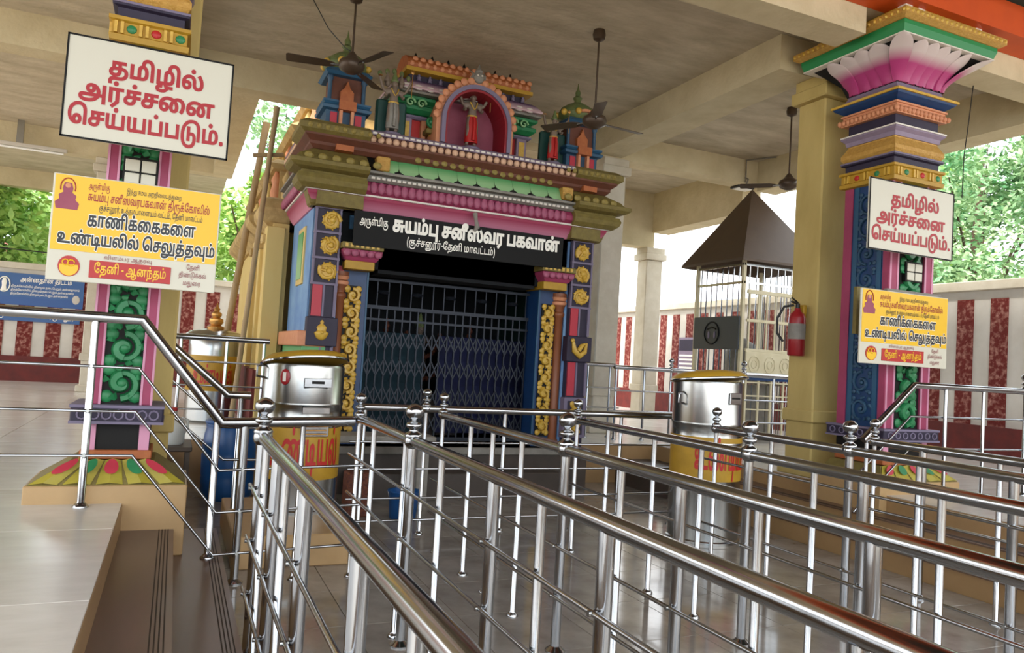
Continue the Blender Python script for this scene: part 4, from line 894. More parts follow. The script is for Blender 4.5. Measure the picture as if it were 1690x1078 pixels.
36:(1044,'249,-12 196,-12q 108,41q 57,153q 57,243 57,350q 142,494q 282,566q 364,566 440,566q 549,521q 618,442q 651,339q 651,280 651,216q 623,116q 603,72 870,72 870,554 956,554 956,0 515,0 511,63 534,98q 563,201q 563,269 563,340q 513,440q 422,492q 360,492 290,492q 190,425q 136,310q 136,237 136,170q 167,91q 220,56q 253,56 279,56q 318,79q 340,123q 340,155 340,205q 288,258q 247,258 207,258q 137,216q 108,184 93,248 123,283q 212,328q 261,328 333,328q 422,240q 422,165 422,110q 380,30q 303,-12q'),
41:(640,'88,0 88,554 623,554 623,482 453,482 453,0 367,0 367,482 174,482 174,0'),
42:(262,'-79,843 -25,843q 64,808q 98,773 121,750q 155,681q 174,572q 174,489 174,0 88,0 88,471 88,543q 75,637q 51,698q 34,718 13,744q -46,768q -81,768 -124,768q -184,735q -215,676q -215,637 -215,609q -199,544q -182,515 -273,515 -286,545q -301,605q -301,636 -301,690q -265,768q -203,818q -123,843q'),
46:(901,'400,-12 325,-12q 200,46q 107,152q 57,302q 57,393 57,505q 130,673q 251,786q 399,843q 475,843 555,843q 667,803q 707,768 745,735q 791,644q 813,512q 813,415 813,0 727,0 727,365 727,457q 713,587q 679,678q 648,709 620,738q 534,768q 475,768 424,768q 308,728q 207,638q 143,492q 143,385 143,323q 168,222q 214,144q 276,90q 313,75 329,71 349,64q 390,58q 411,58 462,58q 523,115q 523,173 523,218q 474,277q 430,277 387,277q 335,221q 335,171 335,135q 359,69q 384,43 326,27 299,53q 257,132q 257,192 257,234q 295,305q 373,349q 432,349 481,349q 557,308q 602,229q 602,173 602,108q 547,26q 456,-12q'),
47:(720,'451,-12 370,-12q 227,43q 118,151q 56,311q 56,415 56,519q 121,679q 236,788q 388,843q 475,843 535,843q 634,807q 693,730q 693,667 693,615q 649,542q 573,504q 524,504 473,504q 401,543q 363,612q 363,656 363,700q 401,770q 427,792 484,774 462,749q 443,695q 443,665 443,620q 489,574q 526,574 567,574q 612,627q 612,667 612,703q 577,749q 518,772q 481,772 470,772q 440,772q 424,770 367,761q 266,710q 187,622q 142,499q 142,418 142,339q 182,216q 253,127q 346,74q 400,63 417,59q 451,58q 464,58 504,58q 564,83q 598,134q 598,173 598,217q 555,276q 510,276 471,276q 420,223q 420,171 420,135q 444,69q 468,43 406,27 379,53q 340,130q 340,185 340,231q 380,304q 456,346q 510,346 559,346q 635,306q 679,229q 679,173 679,108q 619,26q 516,-12q'),
48:(1160,'249,-12 196,-12q 108,41q 57,153q 57,243 57,342q 144,487q 302,566q 408,566 456,566q 542,551q 622,521q 659,497 695,466 758,415q 825,271q 825,189 825,122q 786,33q 713,-12q 663,-12 605,-12q 532,40q 497,129q 497,186 497,245q 522,342q 567,423q 597,457 640,498 680,531q 774,566q 828,566 922,566q 1040,487q 1096,357q 1096,280 1096,211q 1069,104q 1028,21q 1005,-12 933,32 965,77q 1008,192q 1008,276 1008,342q 964,439q 881,492q 821,492 775,492q 708,468q 673,439 641,406q 600,328q 581,239q 581,189 581,120q 623,56q 660,56 691,56q 726,94q 740,152q 740,182 740,262q 679,388q 621,433 574,466q 462,492q 398,492 324,492q 214,438q 149,344q 139,283 138,268q 136,241q 136,233 136,168q 167,90q 221,56q 254,56 281,56q 319,79q 340,123q 340,155 340,205q 288,258q 247,258 207,258q 137,216q 108,184 93,248 123,283q 212,328q 261,328 333,328q 422,240q 422,165 422,110q 380,30q 303,-12q'),
77:(825,'261,-12 201,-12q 105,26q 49,100q 49,152 49,206q 106,285q 230,328q 332,328 512,328 564,328q 640,318q 697,297q 720,279 746,259q 776,194q 776,152 776,76q 685,-8q 602,-8 579,-8q 525,-2q 502,5 521,72 536,68q 575,62q 594,62 641,62q 690,108q 690,156 690,190q 660,231q 611,251q 550,258q 519,258 325,258 274,258q 203,246q 178,232 156,219q 135,182q 135,153 135,107q 211,60q 269,60 313,60q 376,87q 411,153q 411,213 411,482 239,482 239,302 160,286 160,554 683,554 683,482 496,482 496,226 496,159q 473,83q 452,57 421,19q 324,-12q|432,678 403,678q 365,715q 365,745 365,774q 403,812q 432,812 461,812q 499,774q 499,745 499,715q 461,678q'),
79:(723,'261,-12 201,-12q 105,26q 49,100q 49,152 49,206q 106,285q 230,328q 332,328 683,328 683,258 325,258 274,258q 203,246q 178,232 156,219q 135,182q 135,153 135,107q 211,60q 269,60 313,60q 376,87q 411,154q 411,213 411,482 239,482 239,302 160,286 160,554 683,554 683,482 496,482 496,226 496,159q 473,83q 452,57 421,19q 324,-12q|432,678 403,678q 365,715q 365,745 365,774q 403,812q 432,812 461,812q 499,774q 499,745 499,715q 461,678q'),
82:(693,'88,0 88,554 174,554 174,72 676,72 676,0|347,678 318,678q 280,715q 280,745 280,774q 318,812q 347,812 376,812q 414,774q 414,745 414,715q 376,678q'),
83:(1649,'249,-12 196,-12q 108,41q 57,153q 57,243 57,342q 144,487q 302,566q 408,566 456,566q 543,551q 623,520q 662,495 703,459 760,407q 825,272q 825,189 825,122q 786,33q 713,-12q 663,-12 605,-12q 532,40q 497,129q 497,186 497,239q 519,335q 563,419q 596,454 644,495 691,530q 801,566q 866,566 911,566q 986,551q 1053,520q 1084,497 1130,457 1164,424q 1213,341q 1240,244q 1240,189 1240,122q 1201,33q 1128,-12q 1077,-12 1020,-12q 947,40q 912,129q 912,186 912,237q 933,329q 981,417q 1020,458 1065,495 1095,513q 1163,539q 1260,554q 1333,554 1631,554 1631,482 1461,482 1461,0 1375,0 1375,482 1310,482 1277,482q 1220,478q 1169,467q 1121,447q 1096,430 1063,409q 1019,334q 996,240q 996,189 996,120q 1038,56q 1074,56 1106,56q 1141,94q 1155,152q 1155,182 1155,239q 1125,337q 1076,411q 1047,432 1005,466q 914,493q 868,493 812,493q 717,465q 672,429 639,401q 599,322q 581,233q 581,189 581,120q 623,56q 660,56 691,56q 726,94q 740,152q 740,182 740,262q 679,388q 621,433 574,466q 462,492q 398,492 324,492q 214,438q 149,344q 139,283 138,268q 136,241q 136,233 136,168q 167,90q 220,56q 253,56 280,56q 319,79q 340,123q 340,155 340,205q 288,258q 247,258 207,258q 137,216q 108,184 93,248 123,283q 212,328q 261,328 333,328q 422,240q 422,165 422,110q 380,30q 303,-12q|825,678 796,678q 758,715q 758,745 758,774q 796,812q 825,812 854,812q 892,774q 892,745 892,715q 854,678q'),
84:(825,'261,-12 201,-12q 105,26q 49,100q 49,152 49,206q 106,285q 230,328q 332,328 477,328 564,328q 700,285q 777,185q 777,98 777,31q 727,-60q 681,-94 648,-117q 565,-145q 457,-156q 385,-156 272,-156 230,-156q 184,-168q 167,-179 151,-190q 133,-230q 133,-263 133,-278q 135,-305q 136,-317 54,-321 51,-303q 47,-260q 47,-243 47,-199q 79,-138q 104,-119 122,-106q 161,-91q 212,-84q 245,-84 354,-84 443,-84q 557,-69q 627,-38q 650,-13 670,9q 691,68q 691,105 691,154q 652,214q 587,246q 508,258q 467,258 325,258 274,258q 203,246q 178,232 156,219q 135,182q 135,153 135,107q 211,60q 269,60 313,60q 376,87q 411,154q 411,213 411,482 239,482 239,302 160,286 160,554 683,554 683,482 496,482 496,226 496,159q 473,83q 452,57 421,19q 324,-12q|435,678 406,678q 368,715q 368,745 368,774q 406,812q 435,812 464,812q 502,774q 502,745 502,715q 464,678q'),
85:(789,'557,362 608,362q 691,310q 741,208q 741,134 741,44q 689,-60q 642,-94 610,-117q 527,-145q 419,-156q 347,-156 272,-156 230,-156q 184,-168q 167,-179 151,-190q 133,-230q 133,-263 133,-278q 135,-305q 136,-317 54,-321 51,-303q 47,-260q 47,-243 47,-199q 79,-138q 104,-119 122,-106q 161,-91q 212,-84q 245,-84 338,-84 420,-84q 523,-70q 587,-39q 610,-14 630,8q 655,79q 655,131 655,183q 628,253q 575,289q 536,289 508,289q 451,264q 430,247 427,322 453,338q 517,362q|88,0 88,554 609,554 609,482 434,482 434,0 348,0 348,482 174,482 174,0|395,678 366,678q 328,715q 328,745 328,774q 366,812q 395,812 424,812q 462,774q 462,745 462,715q 424,678q'),
86:(1234,'249,-12 196,-12q 108,41q 57,153q 57,243 57,342q 144,487q 302,566q 408,566 456,566q 543,551q 623,520q 662,495 708,453 761,406q 825,271q 825,189 825,122q 786,33q 713,-12q 663,-12 605,-12q 532,40q 497,129q 497,186 497,239q 520,333q 566,417q 600,454 650,495 680,513q 748,539q 845,554q 918,554 1217,554 1217,482 1047,482 1047,0 961,0 961,482 895,482 862,482q 804,477q 752,466q 704,446q 681,430 648,409q 604,332q 581,237q 581,189 581,120q 623,56q 660,56 691,56q 726,94q 740,152q 740,182 740,261q 679,388q 621,433 574,466q 462,492q 398,492 324,492q 214,438q 149,344q 139,283 138,268q 136,241q 136,233 136,168q 167,90q 220,56q 253,56 280,56q 319,79q 340,123q 340,155 340,205q 288,258q 247,258 207,258q 137,216q 108,184 93,248 123,283q 212,328q 261,328 333,328q 422,240q 422,165 422,110q 380,30q 303,-12q|618,678 589,678q 551,715q 551,745 551,774q 589,812q 618,812 647,812q 685,774q 685,745 685,715q 647,678q'),
87:(778,'88,0 88,554 174,554 174,72 604,72 604,554 690,554 690,0|389,678 360,678q 322,715q 322,745 322,774q 360,812q 389,812 418,812q 456,774q 456,745 456,715q 418,678q'),
88:(858,'580,566 655,566q 751,489q 797,352q 797,262 797,192q 767,92q 734,60 711,37q 651,11q 570,0q 512,0 88,0 88,554 174,554 174,72 400,72 400,355 400,417q 423,490q 445,515 468,540q 532,566q|578,494 561,494q 529,483q 518,471 502,453q 486,400q 486,338 486,72 533,72 601,72q 677,110q 709,196q 709,267 709,331q 682,433q 625,494q|430,678 401,678q 363,715q 363,745 363,774q 401,812q 430,812 459,812q 497,774q 497,745 497,715q 459,678q'),
89:(963,'354,0 354,554 440,554 440,72 789,72 789,554 875,554 875,0|240,-11 203,-11q 148,14q 129,36 118,51q 99,89q 88,151q 88,202 88,554 174,554 174,223 174,177q 182,102q 202,82 212,72q 239,61q 258,61 287,61q 338,91q 360,125 358,39 339,20q 281,-11q|481,678 452,678q 414,715q 414,745 414,774q 452,812q 481,812 510,812q 548,774q 548,745 548,715q 510,678q'),
90:(640,'231,-212 174,-159 367,24 367,482 174,482 174,0 88,0 88,554 623,554 623,482 453,482 453,0|320,678 291,678q 253,715q 253,745 253,774q 291,812q 320,812 349,812q 387,774q 387,745 387,715q 349,678q'),
92:(1013,'249,-12 196,-12q 108,40q 57,153q 57,242 57,323q 105,445q 189,526q 298,566q 359,566 407,566q 507,540q 545,502 573,475q 604,405q 617,313q 617,252 617,217q 624,159q 642,113q 658,95 673,79q 715,62q 744,62 777,62q 831,94q 863,170q 863,237 863,303q 831,415q 774,508q 738,547 816,600 878,521q 950,347q 950,244 950,159q 901,45q 807,-12q 737,-12 694,-12q 623,13q 597,38 565,68q 531,174q 530,250 530,286q 522,362q 498,431q 472,455 452,473q 396,492q 355,492 286,492q 188,425q 136,308q 136,232 136,168q 167,90q 220,56q 253,56 280,56q 319,79q 340,123q 340,155 340,205q 288,258q 247,258 207,258q 137,216q 108,184 93,248 123,283q 212,328q 261,328 333,328q 422,240q 422,165 422,110q 380,30q 303,-12q|507,678 478,678q 440,715q 440,745 440,774q 478,812q 507,812 536,812q 574,774q 574,745 574,715q 536,678q'),
93:(1070,'249,-12 196,-12q 108,41q 57,153q 57,243 57,325q 106,446q 192,526q 300,566q 358,566 402,566q 472,549q 530,518q 555,497 542,401 507,445q 418,492q 355,492 288,492q 190,425q 136,310q 136,237 136,170q 167,91q 220,56q 253,56 280,56q 319,79q 340,123q 340,155 340,205q 288,258q 247,258 207,258q 137,216q 108,184 93,248 123,283q 212,328q 261,328 333,328q 422,240q 422,165 422,110q 380,30q 303,-12q|537,0 537,416 549,494 549,554 1053,554 1053,482 883,482 883,0 797,0 797,482 623,482 623,0|535,678 506,678q 468,715q 468,745 468,774q 506,812q 535,812 564,812q 602,774q 602,745 602,715q 564,678q'),
98:(1285,'249,-12 196,-12q 108,40q 57,153q 57,242 57,323q 105,445q 189,526q 298,566q 359,566 411,566q 494,537q 561,477q 587,430 558,433 567,468q 609,529q 674,566q 719,566 756,566q 815,544q 837,521 863,494q 889,411q 889,343 889,255 889,200q 905,121q 930,95 945,79q 987,62q 1015,62 1049,62q 1103,94q 1135,170q 1135,237 1135,303q 1102,415q 1046,508q 1009,547 1087,600 1149,521q 1222,347q 1222,244 1222,159q 1173,45q 1079,-12q 1009,-12 966,-12q 895,13q 869,38 848,58q 818,119q 802,200q 802,250 802,288 802,353q 793,427q 783,449 773,473q 737,494q 714,494 693,494q 662,476q 652,463 637,444q 623,391q 623,351 623,0 537,0 537,293 537,356q 503,431q 477,453 449,476q 392,492q 355,492 286,492q 188,425q 136,308q 136,232 136,168q 167,90q 220,56q 253,56 279,56q 318,79q 340,123q 340,155 340,205q 288,258q 247,258 207,258q 137,216q 108,184 93,248 123,283q 212,328q 261,328 333,328q 422,240q 422,165 422,110q 380,30q 303,-12q|642,678 613,678q 575,715q 575,745 575,774q 613,812q 642,812 671,812q 709,774q 709,745 709,715q 671,678q'),
102:(1062,'499,-12 438,-12q 342,26q 286,100q 286,152 286,206q 343,285q 468,328q 569,328 694,328 781,328q 903,280q 979,198q 1014,95q 1014,40 1014,-40q 965,-160q 879,-245q 765,-297q 634,-321q 566,-321 537,-321 431,-321q 273,-268q 164,-177q 98,-61q 68,67q 68,130 68,151 68,233q 108,377q 172,502q 207,554 280,510 240,454q 184,335q 154,212q 154,150 154,131 154,56q 199,-79q 293,-184q 443,-244q 548,-244 560,-244 645,-244q 780,-208q 875,-137q 926,-30q 926,41 926,116q 864,212q 755,258q 686,258 562,258 511,258q 440,246q 415,232 393,219q 372,182q 372,153 372,107q 448,60q 506,60 550,60q 613,87q 648,154q 648,213 648,482 476,482 476,302 397,286 397,554 920,554 920,482 733,482 733,226 733,159q 710,83q 689,57 658,19q 561,-12q'),
108:(867,'261,-12 201,-12q 105,26q 49,100q 49,152 49,206q 106,285q 230,328q 332,328 843,328 843,258 325,258 274,258q 203,246q 178,232 156,219q 135,182q 135,153 135,107q 211,60q 269,60 313,60q 376,87q 411,154q 411,213 411,482 239,482 239,302 160,286 160,554 683,554 683,482 496,482 496,226 496,159q 473,83q 452,57 421,19q 324,-12q|632,0 632,275 715,267 715,0'),
114:(797,'88,0 88,554 174,554 174,72 780,72 780,0|489,471 530,471q 589,445q 626,400q 643,342q 643,310 643,265q 625,171q 612,124 498,-284 419,-262 497,10 500,26 519,94 536,150q 556,252q 556,307 556,351q 521,399q 488,399 451,399q 406,341q 406,286 406,238q 441,154q 497,85q 528,56 456,19 421,58q 360,141q 323,237q 323,295 323,345q 361,424q 436,471q'),
116:(1015,'424,-297 342,-297q 211,-229q 119,-98q 71,92q 71,214 71,242 71,363q 119,556q 208,700q 329,795q 475,843q 557,843 639,843q 760,801q 804,763 839,734q 887,659q 915,565q 928,449q 928,377 928,0 842,0 842,334 842,418q 826,565q 778,681q 730,717 699,741q 612,768q 554,768 494,768q 378,730q 278,651q 201,524q 157,346q 157,229 157,112q 193,-59q 262,-169q 360,-222q 421,-222 480,-222q 566,-186q 621,-116q 648,-14q 648,53 648,126q 622,211q 573,247q 538,247 508,247q 456,222q 436,207 437,281 455,295q 514,319q 553,319 607,319q 690,265q 736,152q 736,62 736,-39q 689,-177q 604,-260q 491,-297q|355,0 355,554 442,554 442,0'),
122:(1091,'261,-12 201,-12q 105,26q 49,100q 49,153 49,206q 106,285q 230,328q 332,328 486,328 553,328q 660,293q 736,224q 776,123q 776,58 776,16q 758,-59q 742,-90 717,-151 679,-206q 563,-282q 409,-321q 313,-321 300,-321 230,-321q 110,-290q 38,-222q 38,-167 38,-145q 54,-113q 69,-103 83,-93q 121,-84q 164,-84 935,-84 935,-156 686,-156 620,-156 156,-156 144,-156q 121,-163q 121,-180 121,-209q 208,-248q 297,-248 310,-248 383,-248q 497,-226q 585,-183q 617,-152 652,-90 664,-69q 679,-23q 687,27q 687,55 687,125q 635,215q 538,258q 472,258 325,258 274,258q 203,246q 178,232 156,219q 135,182q 135,153 135,107q 211,60q 269,60 313,60q 376,87q 411,154q 411,213 411,482 239,482 239,302 160,286 160,554 683,554 683,482 496,482 496,226 496,159q 473,83q 452,57 421,19q 324,-12q|917,-156 917,554 1003,554 1003,-156'),
127:(1287,'249,-12 196,-12q 108,41q 57,153q 57,243 57,342q 144,487q 302,566q 408,566 456,566q 543,551q 623,520q 662,495 708,453 761,406q 825,271q 825,189 825,122q 786,33q 713,-12q 663,-12 605,-12q 532,40q 497,129q 497,186 497,239q 520,333q 566,417q 600,454 650,495 680,513q 748,539q 845,554q 918,554 1217,554 1217,482 1047,482 1047,0 961,0 961,482 895,482 862,482q 804,477q 752,466q 704,446q 681,430 648,409q 604,332q 581,237q 581,189 581,120q 623,56q 660,56 691,56q 726,94q 740,152q 740,182 740,261q 679,388q 621,433 574,466q 462,492q 398,492 324,492q 214,438q 149,344q 139,283 138,268q 136,241q 136,233 136,168q 167,90q 220,56q 253,56 280,56q 319,79q 340,123q 340,155 340,205q 288,258q 247,258 207,258q 137,216q 108,184 93,248 123,283q 212,328q 261,328 333,328q 422,240q 422,165 422,110q 380,30q 303,-12q|1119,843 1205,843q 1295,774q 1295,718 1295,655q 1219,594q 1164,594 1106,594q 1036,653q 1036,705 1036,728q 1055,790q 1082,818 1133,796 1117,777q 1102,738q 1102,719 1102,697q 1118,669q 1146,656q 1164,656 1193,656q 1225,688q 1225,713 1225,748q 1169,780q 1125,780 1117,780q 1095,779q 1086,778 1009,770q 937,685q 937,626 937,598q 951,553q 963,535 879,529 870,549q 860,597q 860,624 860,668q 891,747q 954,808q 1052,843q'),
129:(1790,'249,-12 196,-12q 108,41q 57,153q 57,243 57,342q 144,487q 302,566q 408,566 456,566q 543,551q 623,520q 662,495 696,465 753,414q 825,279q 825,189 825,122q 786,33q 713,-12q 663,-12 605,-12q 532,40q 497,129q 497,186 497,244q 523,342q 570,425q 599,457 638,497 674,529q 768,566q 826,566 914,566q 1034,488q 1096,336q 1096,226 1096,129q 1045,-28q 1000,-90 952,-152 890,-210q 719,-285q 515,-321q 403,-321 375,-321 302,-321q 179,-304q 88,-267q 38,-208q 38,-167 38,-145q 54,-113q 69,-103 83,-93q 121,-84q 164,-84 1268,-84 1277,-156 913,-156 827,-156 156,-156 144,-156q 121,-163q 121,-180 121,-199q 175,-230q 289,-248q 379,-248 412,-248 502,-248q 652,-226q 776,-183q 824,-153 893,-89 930,-49q 981,47q 1008,160q 1008,223 1008,295q 980,398q 929,462q 862,492q 823,492 784,492q 720,471q 691,449 659,422 635,394q 600,321q 581,237q 581,189 581,120q 623,56q 660,56 691,56q 726,94q 740,152q 740,182 740,235q 713,326q 660,403q 621,433 574,466q 462,492q 398,492 324,492q 214,438q 149,344q 139,283 138,268q 136,241q 136,233 136,168q 167,90q 220,56q 253,56 280,56q 319,79q 340,123q 340,155 340,205q 288,258q 247,258 207,258q 137,216q 108,184 93,248 123,283q 212,328q 261,328 333,328q 422,240q 422,165 422,110q 380,30q 303,-12q|1252,-156 1252,554 1773,554 1773,482 1599,482 1599,-156 1513,-156 1513,482 1338,482 1338,-156'),
131:(778,'604,-283 604,0 88,0 88,554 174,554 174,72 604,72 604,554 690,554 690,-283'),
134:(1132,'422,-283 343,-283q 212,-233q 119,-133q 68,16q 68,115 68,148 68,229q 108,377q 172,505q 206,554 280,510 220,430q 154,238q 154,137 154,121 154,31q 195,-94q 267,-171q 365,-206q 422,-206 503,-206q 610,-155q 668,-59q 674,8 758,8 753,-77q 675,-209q 529,-283q|854,566 929,566q 1025,489q 1071,352q 1071,262 1071,192q 1041,92q 1008,60 985,37q 925,11q 844,0q 786,0 362,0 362,554 448,554 448,72 674,72 674,355 674,417q 697,490q 719,515 742,540q 806,566q|852,494 835,494q 803,483q 792,471 776,453q 760,400q 760,338 760,72 807,72 875,72q 951,110q 983,196q 983,267 983,331q 956,433q 899,494q'),
140:(1051,'820,319 874,319q 956,262q 1002,154q 1002,78 1002,-29q 929,-181q 803,-276q 642,-321q 554,-321 534,-321 431,-321q 275,-270q 166,-181q 99,-67q 68,62q 68,127 68,146 68,229q 106,372q 169,498q 206,554 280,510 222,425q 154,249q 154,143 154,126 154,53q 197,-80q 290,-184q 437,-244q 541,-244 552,-244 661,-244q 824,-174q 914,-31q 914,77 914,134q 889,209q 840,247q 805,247 777,247q 728,225q 708,211 708,284 727,298q 783,319q|361,0 361,554 883,554 883,482 708,482 708,0 622,0 622,482 447,482 447,0'),
143:(1135,'570,566 646,566q 751,490q 805,347q 805,244 805,141q 764,-28q 730,-90 699,-150 629,-239q 436,-321q 305,-321 285,-321 223,-321q 109,-290q 36,-222q 36,-167 36,-145q 52,-113q 67,-103 81,-93q 120,-84q 163,-84 998,-84 998,-156 668,-156 591,-156 154,-156 142,-156q 119,-163q 119,-180 119,-209q 208,-248q 296,-248 307,-248 396,-248q 535,-203q 591,-151 629,-89 656,-50q 695,52q 716,176q 716,247 716,338q 677,446q 608,494q 563,494 537,494q 491,477q 474,458 454,435q 438,373q 438,319 438,0 352,0 352,321 352,370q 342,439q 327,461 317,476q 285,494q 262,494 239,494q 208,477q 197,463 181,441q 172,371q 172,327 172,0 86,0 86,341 86,390q 95,456q 119,504q 139,524 160,545q 218,566q 255,566 294,566q 354,538q 398,483q 411,443 390,450 401,483q 448,536q 521,566q|961,-156 961,554 1047,554 1047,-156'),
145:(1271,'878,843 941,843q 1044,809q 1086,774 1114,751q 1157,682q 1182,573q 1182,489 1182,0 1096,0 1096,461 1096,540q 1079,639q 1046,698q 1023,718 995,744q 919,768q 880,768 826,768q 749,732q 709,666q 709,621 709,585q 727,530q 763,490q 813,465q 844,460 846,390 784,397q 682,453q 623,551q 623,621 623,695q 692,793q 808,843q|249,-12 196,-12q 108,40q 57,153q 57,242 57,323q 105,445q 189,526q 298,566q 359,566 407,566q 507,540q 545,502 573,475q 604,405q 617,313q 617,252 617,217q 624,159q 642,113q 658,95 673,79q 715,62q 744,62 777,62q 831,94q 863,170q 863,237 863,301q 843,402q 805,489q 778,532 857,567 886,517q 928,414q 950,304q 950,244 950,159q 901,45q 807,-12q 737,-12 694,-12q 623,13q 597,38 565,68q 531,174q 530,250 530,286q 522,362q 498,431q 472,455 452,473q 396,492q 355,492 286,492q 188,425q 136,308q 136,232 136,168q 167,90q 220,56q 253,56 280,56q 319,79q 340,123q 340,155 340,205q 288,258q 247,258 207,258q 137,216q 108,184 93,248 123,283q 212,328q 261,328 333,328q 422,240q 422,165 422,110q 380,30q 303,-12q'),
147:(1260,'38,-167 38,-145q 54,-113q 69,-103 83,-93q 122,-84q 165,-84 1111,-84 1112,-156 671,-156 628,-156 156,-156 144,-156q 121,-163q 121,-180 121,-209q 209,-248q 293,-248 306,-248 368,-248q 479,-230q 575,-187q 613,-151 649,-90 662,-70q 681,-25q 687,0 778,-1 773,-25q 758,-70q 748,-91 715,-150 674,-207q 556,-283q 401,-321q 304,-321 284,-321 223,-321q 110,-290q 38,-222q|1086,-156 1086,554 1172,554 1172,-156|249,-12 196,-12q 108,40q 57,153q 57,242 57,323q 105,445q 189,526q 298,566q 359,566 407,566q 507,540q 545,502 573,475q 604,405q 617,313q 617,252 617,217q 624,159q 642,113q 658,95 673,79q 715,62q 744,62 777,62q 831,94q 863,170q 863,237 863,303q 831,415q 774,508q 738,547 816,600 878,521q 950,347q 950,244 950,159q 901,47q 807,-9q 737,-9 694,-9q 623,13q 597,38 565,68q 531,174q 530,250 530,286q 522,362q 498,431q 472,455 452,473q 396,492q 355,492 286,492q 188,425q 136,308q 136,232 136,168q 167,90q 220,56q 253,56 280,56q 319,79q 340,123q 340,155 340,205q 288,258q 247,258 207,258q 137,216q 108,184 93,248 123,283q 212,328q 261,328 333,328q 422,240q 422,165 422,110q 380,30q 303,-12q'),
156:(1044,'249,-12 196,-12q 108,41q 57,153q 57,243 57,350q 142,494q 282,566q 364,566 440,566q 549,521q 618,442q 651,339q 651,280 651,216q 623,116q 603,72 870,72 870,554 956,554 956,0 515,0 511,63 534,98q 563,201q 563,269 563,340q 513,440q 422,492q 360,492 290,492q 190,425q 136,310q 136,237 136,170q 167,91q 220,56q 253,56 279,56q 318,79q 340,123q 340,155 340,205q 288,258q 247,258 207,258q 137,216q 108,184 93,248 123,283q 212,328q 261,328 333,328q 422,240q 422,165 422,110q 380,30q 303,-12q|870,-283 870,33 956,33 956,-283'),
175:(321,'61,283 61,379q 93,563q 159,730q 208,800 290,800 244,727q 182,557q 150,375q 150,282 150,189q 180,5q 242,-167q 290,-244 208,-244 159,-172q 93,-2q 61,186q'),
176:(321,'260,273 260,177q 228,-7q 163,-173q 113,-244 31,-244 77,-170q 139,-1q 171,181q 171,274 171,367q 141,550q 79,723q 31,800 113,800 163,728q 228,558q 260,371q'),
179:(250,'177,116 184,105 175,70q 147,-11q 115,-92q 98,-129 31,-129 41,-89q 59,-2q 75,82q 80,116'),
180:(322,'40,262 40,344 282,344 282,262'),
181:(268,'134,-12 108,-12q 72,20q 72,56 72,94q 108,124q 134,124 160,124q 196,94q 196,56 196,20q 160,-12q'),
}
RUNS = {"t1":[25,29,42,35,42,92],"t2":[6,90,79,20,48,27],"t3":[46,20,89,30,87,28,116,88,181],"k1":[18,41,24,42,77,48,18,18,48,34],"k2":[10,83,114,30,145,92,-1,46,20,147,84,25,156,88],"a0":[6,140,93,29,42,102],"a1":[108,30,88,131,-1,20,127,98,36,31,28,18,36,41,86,-1,25,42,140,77,47,18,41,36,42,92],"a2":[102,79,20,129,90,179,-1,10,84,25,29,28,41,48,34,30,88,-1,36,82,23,88,179,-1,47,25,27,42,-1,29,41,36,82,23,88],"a3":[8,85,122,-1,20,29,30,-1,6,32,26,42,48,33,30,84,122,48,32],"r0":[36,42,34,88,28,31,-1,7,25,31,156],"r1":[47,25,27,42,-1,180,-1,7,27,85,25,88],"c1":[47,25,27,42],"c2":[25,42,83,116,77,18,92],"c3":[29,122,48,31],"l1":[108,30,88,131,-1,20,127,98,36,31,-1,28,18,36,41,86],"l2":[175,102,79,20,129,90,180,47,25,27,42,-1,29,41,36,82,23,88,176],"b1":[6,86,27,25,41,27,-1,25,42,82,23,88],"b2":[25,42,140,77,47,18,41,36,42,92,-1,36,34,41,18,88,179,-1,102,79,20,129,90],"b3":[25,42,140,77,47,18,41,36,42,145,92,-1,25,42,27,134,88,-1,26,48,23,46,28,143,88,-1,6,86,27,25,41,27,88],"u":[10,83,114,30,92],"m":[29,41]}

